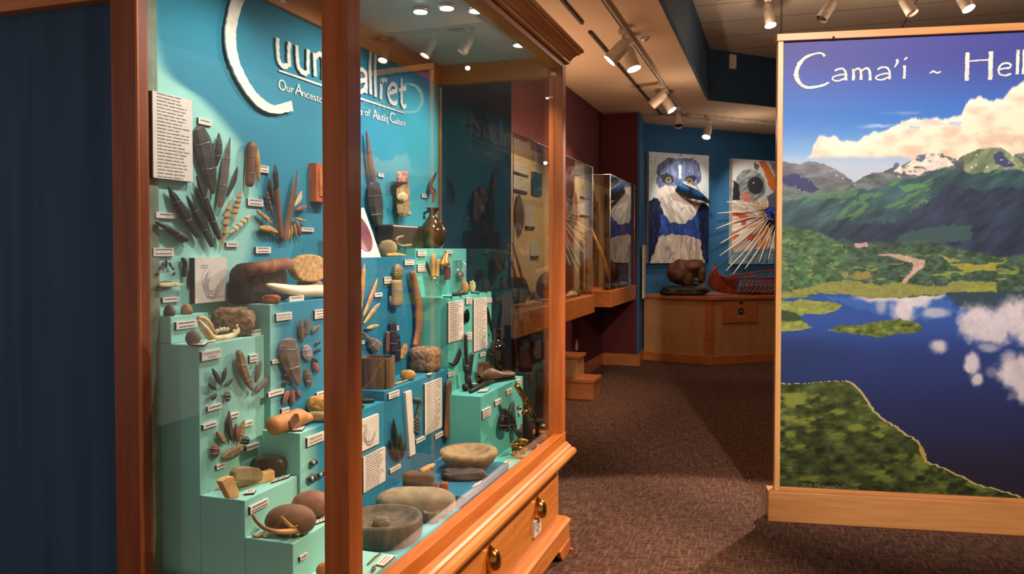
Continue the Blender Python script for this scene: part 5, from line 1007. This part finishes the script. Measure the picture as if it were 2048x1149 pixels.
def sealpic(x,y):
    c=np.zeros(x.shape+(3,)); c[...]=(206,204,198); on=np.ones(x.shape+(3,)); a=np.arctan2(y-440,x-1535)
    ray_=fbm(a*30,np.hypot(x-1535,y-440),2.2,60,sd=3,o=3)[...,None]
    low=inpoly(x,y,[(1470,395),(1540,400),(1600,400),(1600,535),(1462,535),(1462,430)],10); c=mixc(c,on*np.array([240,220,206])*(.55+.65*ray_),low)
    c=mixc(c,(186,70,44),low*ss(.62,.7,fbm(a*18,np.hypot(x-1535,y-440),2.5,24,sd=9,o=2))*.85); c=mixc(c,(222,140,60),low*ss(.64,.7,fbm(a*18,np.hypot(x-1535,y-440),2.5,26,sd=19,o=2))*.8)
    c=mixc(c,on*np.array([96,150,176])*(.6+.6*streak(x,y,12,3,5)[...,None]),inpoly(x,y,[(1462,505),(1500,500),(1600,495),(1600,540),(1462,540)],12)*.85)
    c=mixc(c,(210,110,54),inpoly(x,y,[(1518,322),(1530,322),(1545,345),(1556,370),(1552,395),(1540,375),(1528,345)],6)); c=mixc(c,(118,92,84),inpoly(x,y,[(1508,325),(1520,332),(1516,342),(1508,338)],5)+inpoly(x,y,[(1540,324),(1560,330),(1560,372),(1550,350)],8)*.7)
    c=mixc(c,(226,186,90),inpoly(x,y,[(1548,372),(1600,365),(1600,420),(1560,410)],6)*.7)
    d=np.hypot((x-1500)/29,(y-372)/30)+(fbm(x,y,8,sd=3)-.5)*.3; c=mixc(c,on*np.array([140,144,140])*(.5+.9*fbm(x+y,y,7,sd=13))[...,None],ss(1.15,1,d)); d=np.hypot((x-1511)/15.5,(y-371)/17); c=mixc(c,(56,52,58),ss(1.1,.95,d)); c=mixc(c,(230,230,235),ss(1,.5,np.hypot((x-1507)/1.8,(y-366)/1.8)))
    c=mixc(c,(212,112,92),inpoly(x,y,[(1482,388),(1494,384),(1504,396),(1498,406),(1484,400)],5)*.8); c=mixc(c,(44,42,42),inpoly(x,y,[(1466,360),(1478,368),(1480,400),(1466,402)],5))
    c=mixc(c,(96,100,106),inpoly(x,y,[(1534,395),(1548,385),(1600,385),(1600,416),(1540,416)],6)); c=mixc(c,on*np.array([52,74,170])*(.6+.8*streak(x,y,8,5,6)[...,None]),inpoly(x,y,[(1528,420),(1540,414),(1600,414),(1600,440),(1535,438)],4)); c=mixc(c,(26,26,40),inpoly(x,y,[(1536,440),(1600,440),(1600,470),(1548,465),(1532,448)],5))
    return c
def canvas(name,lab,lx,rx,ty,by,fn):
    a=p45(lx,ty,.07); b=p45(rx,ty,.07); z0=p45(lx,by,.07).z; z1=a.z; w=(b-a).dot(D45)
    t=empty(name,(a+b)/2*1,lab,'painting'); t.location.z=z0; OFF[t.name]=Vector(t.location)
    c=(a+b)/2; c.z=(z0+z1)/2; MB().obox(c-N45*.034,D45*(w/2),N45*.033,(0,0,(z1-z0)/2)).build('canvas_body',mat('canvas_edge',(196,190,180),rough=.9),t)
    picture('painted_canvas',Vector((a.x,a.y,z0))+N45*.001,D45,w,z1-z0,150,260,fn,PICM2,t); return t
PICM2=picmat('painted_picture',.6)
P1=canvas('bird_painting','painting of a blue-grey bird head with raised blue beak on white','painting' and 1298,1418,303.5,527,birdpic) if False else canvas('bird_painting','tall painting of a blue-grey bird with black and blue relief beak',1298,1418,303.5,527,birdpic)
P2_=canvas('seal_painting','painting of a whiskered seal face with long white whiskers sticking out',1465,1590,317,529,sealpic)
bk=[(1352,366),(1364,374),(1385,385),(1402,394),(1416,406)]
def bp(px,py,o): return p45(px,py,.07+o)
MB().tube(smooth_pts([bp(1354,372,.0),bp(1372,380,.05),bp(1392,388,.07),bp(1410,399,.08),bp(1421,406,.085)],5),[float(np.interp(i/20,[0,.5,1],[.075,.06,.010])) for i in range(21)],12).build('beak',mat('beak_paint',(40,110,170),(20,24,36),rough=.3,scale=4),P1)
MB().tube([bp(1376,397,.02),bp(1396,404,.06),bp(1424,405,.08)],[.02,.03,.01],8).build('lower_beak',mat('beak_cream',(196,190,176),(90,80,84),rough=.5,scale=12),P1)
WH=[((1535,417),(1490,408),(1454,404)),((1530,424),(1480,424),(1435,427)),((1530,430),(1480,440),(1432,458)),((1532,434),(1490,458),(1441,487)),((1533,438),(1490,475),(1439,512)),((1535,442),(1500,490),(1452,542)),((1540,446),(1510,490),(1466,549)),((1545,450),(1520,495),(1490,538)),((1548,452),(1535,480),(1518,526)),((1552,452),(1546,480),(1536,520))]
for i,w in enumerate(WH):
    MB().tube(smooth_pts([bp(*w[0],.02),bp(*w[1],.14),bp(*w[2],.20)],5),[.007,.009,.009,.009,.009,.009,.009,.009,.009,.008,.006],6).build('whisker',M_ivory,P2_)
MB().blob(bp(1552,428,.03),(.10,.07,.08),rot=pi/4,amp=.05).build('nose',mat('blue_nose',(50,66,170),(30,30,60),rough=.25,scale=6),P2_)

# ------------------------------------------------------------------ PEDESTAL COUNTER
ct=empty('display_counter',(-.9,11.0,0),'long low maple display counter with angled corner under the paintings','counter')
A_=Vector((-1.75,10.80,0)); V_=Vector((-.84,10.55,0)); dv=Vector((.78,.62,0)).normalized(); E2=V_+dv*3.2
bk0=Vector((-1.778,11.06,0)); bk1=WB+D45*3.5+N45*.03
body=[A_,V_,E2,bk1,bk0]
MB().prism([p+Vector((0,0,.12)) for p in body],(0,0,.73)).build('counter_body',M_far,ct)
def outset(pts,d,z0,z1,name,m):
    n1=Vector(((V_-A_).y,-(V_-A_).x,0)).normalized(); n2=Vector((dv.y,-dv.x,0)); nc=(n1+n2).normalized()/((n1+n2).normalized().dot(n1))
    P=[A_+n1*d,V_+nc*d,E2+n2*d,bk1,bk0]; return MB().prism([p+Vector((0,0,z0)) for p in P],(0,0,z1-z0)).build(name,m,ct,.006)
outset(body,.03,.0005,.12,'base_board',M_far2); outset(body,.035,.85,.893,'counter_top',M_far2)
MB().prism([V_+Vector((0,0,.12))+(A_-V_).normalized()*.08,V_+Vector((0,0,.12))+Vector((.004,-.008,0)),V_+Vector((0,0,.12))+dv*.06,V_+Vector((0,0,.12))+Vector((0,.02,0))],(0,0,.725)).build('corner_strip',M_far2,ct)
nd=Vector((dv.y,-dv.x,0)); PC=(V_+nd*.012,nd)
a=at(1446,605,pl=PC);b=at(1515,610,pl=PC);z0=at(1446,647,pl=PC).z; a0=Vector((a.x,a.y,0)); ln=(b-a).dot(dv)
db=MB().obox(a0+dv*(ln/2)+Vector((0,0,(a.z+z0)/2)),dv*(ln/2),nd*.010,(0,0,(a.z-z0)/2)).build('donation_box',M_far2,None,.003); tag(db,'wooden donation plate with a dark round emblem on the counter front','donation box')
c=at(1482,623,pl=(V_+nd*.024,nd)); MB().lathe((0,0,0),[(.001,0)],3) if False else None
MB().prism([c+dv*(.045*cos(t))+Vector((0,0,.045*sin(t))) for t in [2*pi*i/20 for i in range(20)]],nd*.003).build('emblem',mat('dark_emblem',(52,48,40),rough=.4),db)
em=MB(); em.prism([c+nd*.004+dv*u+Vector((0,0,v)) for u,v in ((-.02,.012),(0,.016),(.022,.012),(.022,.004),(.004,.003),(.0,-.018),(-.006,-.018),(-.006,.002),(-.02,.004))],nd*.001); 
tx=at(1474,636,pl=(V_+nd*.023,nd)); put_text(em,'',tx,dv,(0,0,1),.13,.028,nd,.001)
for k in range(6): em.obox(tx+dv*(.012+.02*k)+Vector((0,0,.012)),dv*.007,nd*.0008,(0,0,.010)); em.build('emblem_print',M_card,db)
hk=at(1482,606,pl=(V_+nd*.024,nd)); MB().obox(hk,dv*.03,nd*.004,(0,0,.012)).build('coin_slot',M_brass,db)
# rock and bear sculpture
def cz(px,py): return at(px,py,pl=(V_+Vector((-.15,.32,0)),Vector((0,-1,0))))
sc=empty('stone_sculpture',Vector((cz(1370,585).x,10.87,.90)),'brown carved bear figure bent over a dark rock with fish on the counter','sculpture')
q=cz(1368,580); s=fdist(q)/FPX
MB().blob(Vector((q.x,q.y,.945)),(47*s,.17,.07),seed=4,amp=.22,pw=.7,flat=.9006).blob(Vector((q.x+.12,q.y,.985)),(22*s,.13,.07),seed=5,amp=.2,flat=.9006).build('rock_base',mat('sculpture_rock',(66,66,52),(34,36,30),rough=.6,scale=10,bump=.5),sc)
q=cz(1373,545); MB().blob(Vector((q.x-.06,q.y,q.z+.00)),(30*s,.15,.17),seed=7,amp=.14,tilt=.25).blob(Vector((q.x+.10,q.y-.03,q.z+.09)),(21*s,.12,.085),seed=8,amp=.1,tilt=.1).blob(Vector((q.x+.20,q.y-.05,q.z-.02)),(9*s,.08,.13),seed=9,amp=.1).blob(Vector((q.x+.02,q.y-.05,q.z-.09)),(12*s,.09,.12),seed=2,amp=.1).build('bear_body',mat('sculpture_brown',(120,74,46),(70,46,32),rough=.6,scale=8,bump=.4),sc)
MB().blob(cz(1394,560)-Vector((0,.12,0)),(.045,.03,.028),seed=3,amp=.1).tube([cz(1388,578)-Vector((0,.1,0)),cz(1410,574)-Vector((0,.1,0)),cz(1422,581)-Vector((0,.1,0))],[.03,.04,.01],8).build('fish',mat('fish_stone',(120,110,84),(80,74,60),rough=.5,scale=8),sc)
# open-frame boat model
bt=empty('boat_model',V_+dv*.9+Vector((-.1,.3,.90)),'red-brown wooden open-frame boat model with raised bow on the counter','boat model')
BP=(V_+Vector((-.05,.22,0)),nd)
def bq(px,py,o=0): return at(px,py,pl=BP)+nd*o
keel=smooth_pts([bq(1432,535),bq(1424,545),bq(1419,562),bq(1428,577),bq(1450,584),bq(1500,587),bq(1560,588),bq(1640,588)],5)
Mb=mat('boat_wood',(158,70,40),(120,48,30),rough=.35,scale=6)
MB().tube(keel,.022,8).tube(smooth_pts([bq(1432,529),bq(1434,545),bq(1446,556)],4),[.012]*4+[.018]*5,8).build('keel',Mb,bt)
for o,nm in ((.13,'gunwale'),(-.13,'gunwale')):
    MB().tube(smooth_pts([bq(1434,548),bq(1450,556,o*.5),bq(1490,556 if o>0 else 551,o),bq(1560,556 if o>0 else 542,o*1.1),bq(1640,556 if o>0 else 540,o)],5),.015,6).build(nm,Mb,bt)
hp=MB()
MB().prism([bq(1424,548),bq(1433,545),bq(1446,558),bq(1478,560),bq(1470,582),bq(1448,584),bq(1430,578),bq(1420,562)],nd*.02).build('bow_plate',Mb,bt)
for i in range(16):
    px=1478+i*9
    MB().tube(smooth_pts([bq(px,557,.13),bq(px+1,576,.11),bq(px,585,0),bq(px,575,-.11),bq(px,551-(i>6),-.13)],3),.008,5).build('rib',Mb,bt)
lc=MB()
for i in range(15):
    px=1478+i*9; lc.tube([bq(px,559,.135),bq(px+9,582,.10)],.005,4).tube([bq(px+9,559,.135),bq(px,582,.10)],.005,4)
lc.tube([bq(1470,570,.14),bq(1640,570,.14)],.006,5); lc.build('lashing',mat('pale_lash',(176,130,110),rough=.6),bt)
# leaning caption board on the side wall
bpn=tag(MB().obox(Vector((-1.695,10.45,0))+Vector((0,0,1.22)),Vector((-.012,.14,0)),Vector((.012,0,0)),(0,0,.35)).build('caption_board',mat('cream_board',(214,196,160),rough=.7)),'tall narrow cream caption board on the corner beside the bird painting','caption board')

# ------------------------------------------------------------------ WALL CASES ON THE RED WALL
def wallcase(y0,y1,xf,label,side,texts):
    w=empty('wall_case',(-2.0,(y0+y1)/2,.87),label,'wall case')
    MB().box((-2.195,y0,.87),(xf,y1,1.05)).build('ledge_box',mat('case_ledge',(208,128,66),(190,110,52),rough=.35,scale=4,stretch=(3,.6,6)),w,.004)
    MB().box((-2.195,y0+.01,1.0505),(-2.17,y1-.01,2.33)).build('back_board',M_beige,w)
    g=xf-.02
    MB().box((g-.006,y0+.02,1.0505),(g,y1-.02,2.33)).box((-2.165,y0+.012,1.0505),(g-.007,y0+.018,2.33)).box((-2.165,y1-.018,1.0505),(g-.007,y1-.012,2.33)).box((-2.165,y0+.02,2.324),(g-.007,y1-.02,2.33)).build('glass_box',M_glass,w)
    e=.004
    MB().tube([(g,y0+.015,1.05),(g,y0+.015,2.335)],e,6).tube([(g,y1-.015,1.05),(g,y1-.015,2.335)],e,6).tube([(g,y0+.015,2.335),(g,y1-.015,2.335)],e,6).tube([(-2.16,y0+.015,2.335),(g,y0+.015,2.335)],e,6).build('glass_edge',M_steel,w)
    return w
wa=wallcase(5.30,7.84,-1.77,'long glass wall case with cherry ledge, nearer of two on the red wall',0,0)
wb_=wallcase(8.58,10.17,-1.75,'shorter glass wall case with cherry ledge next to the red column',0,0)
XW=-2.168
def wpanel(l,t,r,b,lab,n=6,txt=None,m=None):
    A=at(l,t,x=XW+.006);Bq=at(r,t,x=XW+.006);z0=at(l,b,x=XW+.006).z
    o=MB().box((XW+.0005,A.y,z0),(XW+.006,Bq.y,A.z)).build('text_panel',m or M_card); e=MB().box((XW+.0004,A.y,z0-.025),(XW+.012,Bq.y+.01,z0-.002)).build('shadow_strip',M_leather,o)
    tx=MB()
    if txt: put_text(tx,txt,(XW+.0065,A.y+(Bq.y-A.y)*.12,z0+(A.z-z0)*.35),(0,1,0),(0,0,1),(Bq.y-A.y)*.75,(A.z-z0)*.4,nx)
    else: lines_on(tx,A.y,Bq.y,z0,A.z,XW+.0062,n,random.Random(int(l+t)),.45)
    tx.build('printed_text',M_ink,o); return tag(o,lab,'text panel')
wpanel(1027,322,1055,342,'cream title strip with dark rule in the nearer wall case',1)
wpanel(1027,347,1053,377,'cream text panel under the title in the nearer wall case',6)
wpanel(1051,405,1068,452,'tall cream text panel framed in black right of the wooden oval board',8)
wpanel(1161,379,1179,392,'small cream text card high in the right end of the nearer wall case',3)
wpanel(1161,398,1179,428,'cream text panel below the small card in the nearer wall case',6)
wpanel(1062,485,1076,512,'small white text card low in the nearer wall case',4)
def wthing(px,nm,lab,cat,m,prof='slab',w=14,so=.02,th=.012): return B(XW,px,w,prof,m,nm,lab,cat,so=so,th=th,pins=0)
wthing([(1038,385),(1040,430),(1040,472)],'oval_board','tall grey-brown pointed oval board in the nearer wall case','board',mat('board_grey',(126,98,78),(96,74,60),rough=.7,scale=8),'leaf',17)
pq_=at(1066,343,x=XW+.02); pr_=at(1084,343,x=XW+.02); pb_=at(1066,388,x=XW+.02).z
tag(MB().box((XW+.0005,pq_.y,pb_),(XW+.02,pr_.y,pq_.z)).build('photo_print',mat('blue_photo',(66,84,104),(34,44,60),rough=.4,scale=6)),'dark blue photo print in the nearer wall case','photo')
wthing([(1150,385),(1151,420),(1152,452)],'wooden_paddle','dark wooden paddle left of the cream text in the wall case','paddle',M_horn,'slab',10)
wthing([(1186,382),(1190,410),(1196,428)],'carved_bone','brown carved piece leaning at right in the nearer wall case','carving',M_horn,'rod',7)
wthing([(1183,440),(1192,455),(1190,520)],'carved_bone','tall dark carved piece at the lower right of the nearer wall case','carving',M_horn,'lance',8)
def onledge(x,y,z,mb,nm,lab,cat,m): return tag(mb.build(nm,m),lab,cat)
rr=random.Random(3)
names=('left','second','third','fourth','fifth','right')
for i in range(6):
    y=5.75+.30*i; L=.16+.08*rr.random()
    tag(MB().tube([(-1.96+.03*i%.05,y-.05,1.066),(-1.90,y+L*.5,1.075),(-1.86,y+L,1.066)],[.008,.016,.007],8).build('bone_tool',(M_bone,M_ivory)[i%2]),names[i]+' pale bone tool on the ledge of the nearer wall case','bone tool')
for i in range(5):
    y=5.7+.16*i
    tag(MB().tube([(-2.14,y,1.56),(-2.12,y+.12,1.35),(-2.09,y+.2,1.14)],[.008,.012,.008],8).build('wooden_shaft',M_bone),('first','second','third','fourth','fifth')[i]+' of the tan shafts leaning on the beige board','shaft')
tag(MB().blob((-2.02,6.0,1.17),(.12,.22,.12),rot=0,seed=3,amp=.15,flat=1.0515).build('woven_basket',M_fur),'large dark rounded basket on the nearer wall case ledge','basket')
tag(MB().blob((-2.02,7.05,1.17),(.10,.26,.13),rot=0,seed=6,amp=.12,flat=1.0515).build('skin_bundle',M_leather),'brown skin bundle at the middle of the nearer wall case ledge','bundle')
for i,(y,c_) in enumerate(((7.42,M_bone2),(7.60,M_sgrey))): tag(MB().blob((-1.90,y,1.075),(.05,.07,.03),rot=0,seed=i,amp=.2,flat=1.0515).build('stone_tool',c_),('pale','grey')[i]+' rounded stone near the right end of the nearer ledge','stone')
# second case contents
tag(MB().box((-2.10,8.80,1.0515),(-2.06,8.98,1.72)).build('wooden_plank',M_bone,None,.006),'upright tan plank at left in the second wall case','plank')
tag(MB().tube([(-1.92,9.45,1.07),(-1.98,9.22,1.42),(-2.08,9.02,1.76)],[.02,.024,.012],8).build('wooden_paddle',M_bone),'long pale paddle leaning to the left in the second wall case','paddle')
tag(MB().tube([(-2.12,9.5,1.06),(-2.12,9.5,1.9),(-2.11,9.5,2.1)],[.03,.03,.01],8).build('wooden_post',M_horn),'upright dark brown pole in the second wall case','pole')
tag(MB().blob((-1.86,8.98,1.085),(.06,.20,.035),rot=0,seed=3,amp=.1,flat=1.0515).build('dark_tray',M_slate),'flat dark tray at the left of the second wall case ledge','tray')
tag(MB().blob((-1.88,9.35,1.075),(.05,.12,.025),rot=0,seed=4,amp=.3,flat=1.0515).build('grass_bundle',M_khaki),'small khaki grass bundle on the second wall case ledge','grass bundle')
tag(MB().blob((-1.86,9.85,1.08),(.05,.16,.03),rot=0,seed=5,amp=.3,flat=1.0515).build('bone_bundle',M_bone2),'pale bundle of bones at the right end of second wall case ledge','bone bundle')
# visitors' step block under the wall case
stp=empty('wooden_steps',(-1.97,7.87,0),'two-tread wooden step stool standing against the red wall','step stool')
MB().box((-2.19,7.70,.0005),(-1.75,8.02,.17)).build('lower_step',M_far2,stp,.004); MB().box((-2.19,7.685,.1705),(-1.735,8.03,.21)).build('lower_tread',M_far2,stp,.006)
MB().box((-2.19,7.72,.2105),(-1.92,8.02,.40)).build('upper_step',M_far,stp,.004); MB().box((-2.19,7.70,.4005),(-1.90,8.03,.435)).build('upper_tread',M_far2,stp,.006)
_q=at(1154,690,x=-2.19); tag(MB().box((-2.199,_q.y-.035,_q.z-.06),(-2.185,_q.y+.035,_q.z+.06)).build('wall_outlet',M_can,None,.003),'pale vertical wall outlet on the red wall above the steps','outlet')
# ------------------------------------------------------------------ TRACKS AND SPOTLIGHTS
def track(p,q,z,m,lab,w=.018,h=.03):
    p,q=Vector(p),Vector(q); d=(q-p).normalized(); n=Vector((-d.y,d.x,0)); c=(p+q)/2; c.z=z-h/2
    o=MB().obox(c,d*((q-p).length/2),n*w,(0,0,h/2)).build('light_track',m,None,.002); MB().obox(c-Vector((0,0,h/2+.0006)),d*((q-p).length/2-.01),n*w*.35,(0,0,.0006)).build('conductor_slot',M_trackd,o); return tag(o,lab,'light track')
track((-1.19,2.5,0),(-1.19,10.42,0),ZC-.001,M_trackm,'long cream light track carrying the paired spotlights on the low ceiling')
track((-1.47,3.0,0),(-1.47,6.05,0),ZC-.001,M_trackd,'near half of the thin dark light track beside the case',.012,.02)
track((-1.47,6.30,0),(-1.47,10.40,0),ZC-.001,M_trackd,'far half of the thin dark light track beside the case',.012,.02)
tq=Vector((-1.15,10.50,0)); track(tq,tq+D45*3.4,ZC-.001,M_trackm,'angled cream light track in front of the paintings',.03,.05)
track((-.6,7.7,0),(4.5,7.95,0),ZU-.001,M_trackm,'light track on the high tiled ceiling')
def fixture(px,py,top,tilt,az,lab,r=.045,h=.13,lit=True,scale=1):
    top=Vector(top); f=empty('spotlight',top,lab,'spotlight')
    MB().obox(top-Vector((0,0,.02)),(.03,0,0),(0,.06,0),(0,0,.0195)).build('track_adapter',M_can,f,.002)
    drop=top-Vector((0,0,.12)); MB().tube([top-Vector((0,0,.035)),drop],.012,8).build('stem',M_can,f)
    d=Vector((sin(tilt)*cos(az),sin(tilt)*sin(az),-cos(tilt))); a=drop-d*h*.35; b=drop+d*h
    V=MB().tube([a,a+d*.02,drop+d*.02,b],[r*.55,r*.85,r,r*1.05],18,True,False); V.add([a+Vector((0,0,0))],[]); V.build('lamp_can',M_can,f)
    MB().tube([a-d*.001,a+d*.001],[r*.5,r*.5],14).build('can_cap',M_can,f)
    if lit: MB().tube([b-d*.02,b-d*.014],[r*.95,r*.95],18).build('lamp_lens',M_lensm,f)
    else: MB().tube([b-d*.03,b-d*.024],[r*.95,r*.95],18).build('lamp_lens',M_trackd,f)
    return f
ZK=ZC-.031
fixture(0,0,(-1.19,6.28,ZK),.75,-2.9,'nearer left spotlight of the closest lit pair on the track',.055,.16)
fixture(0,0,(-1.19,6.52,ZK),.35,-.4,'right spotlight of the closest lit pair on the track',.055,.15)
fixture(0,0,(-1.19,8.45,ZK),.9,3.0,'left spotlight of the second pair along the track',.05,.14)
fixture(0,0,(-1.19,8.70,ZK),.6,-.2,'right spotlight of the second pair along the track',.05,.14)
fixture(0,0,(-1.19,9.85,ZK),.5,-1.3,'unlit spotlight near the far end of the track',.05,.14,False)
def T45(t): return tq+D45*t+Vector((0,0,ZC-.051))
q=at(1410,255,z=3.12); 
fixture(0,0,T45(.35),.5,-1.9,'bright lit spotlight aimed from the angled track, left of three',.05,.14)
fixture(0,0,T45(1.72),.3,.6,'pale spotlight hanging from the angled track, middle of three',.05,.14,False)
fixture(0,0,T45(2.2),.3,.6,'pale spotlight at the right on the angled track beside the picture panel',.05,.14,False)
for x,t,az,lit,l in ((-.12,.3,-1.0,True,'lit spotlight left of the picture panel on the tiled ceiling'),(.42,.6,-2.6,False,'unlit spotlight above the left end of the picture panel'),(1.03,.5,-.6,False,'unlit spotlight above the middle of the picture panel'),(1.48,.5,-.8,True,'faintly lit spotlight right of the unlit ones above the panel'),(2.05,.4,-1.6,True,'brightest spotlight at the right edge above the panel')):
    fixture(0,0,(x,7.82+.049*(x-2.05)+.05,ZU-.031),t,az,l,.05,.16,lit)
# smoke detector / sprinkler
q=at(1290,80,z=ZC-.02); tag(MB().tube([(q.x,q.y,ZC-.0005),(q.x,q.y,ZC-.03)],[.04,.02],14).build('sprinkler_head',M_steel),'small sprinkler head on the low ceiling right of the near spotlights','sprinkler')

# ------------------------------------------------------------------ groups for repeats
GR={'caption card':'caption cards in the display case','display block':'painted display blocks','text panel':'printed text panels','blade':'slate blades on the backdrop','lance':'slate lances on the backdrop','harpoon point':'barbed harpoon points','point':'small points mounted in the case','stone tool':'chipped stone tools','spear point':'spear points on the mint block','stick':'carved sticks','shaft':'wooden shafts','spotlight':'track spotlights','light track':'light tracks','plate':'small plates by the tumbler','needle':'thin bone needles','bone tool':'bone tools on the wall case ledge','pendant':'dark pendants','painting':'animal paintings','wall case':'glass wall cases','ochre':'ochre lumps','stone':'stones on the case steps','stone wedge':'yellow stone wedges','stone slab':'stone slabs'}
from collections import Counter
tops=[o for o in S.objects if o.parent is None and 'category' in o]
cn=Counter(o['category'] for o in tops)
for o in tops:
    if cn[o['category']]>1 and o['category'] in GR: o['group']=GR[o['category']]
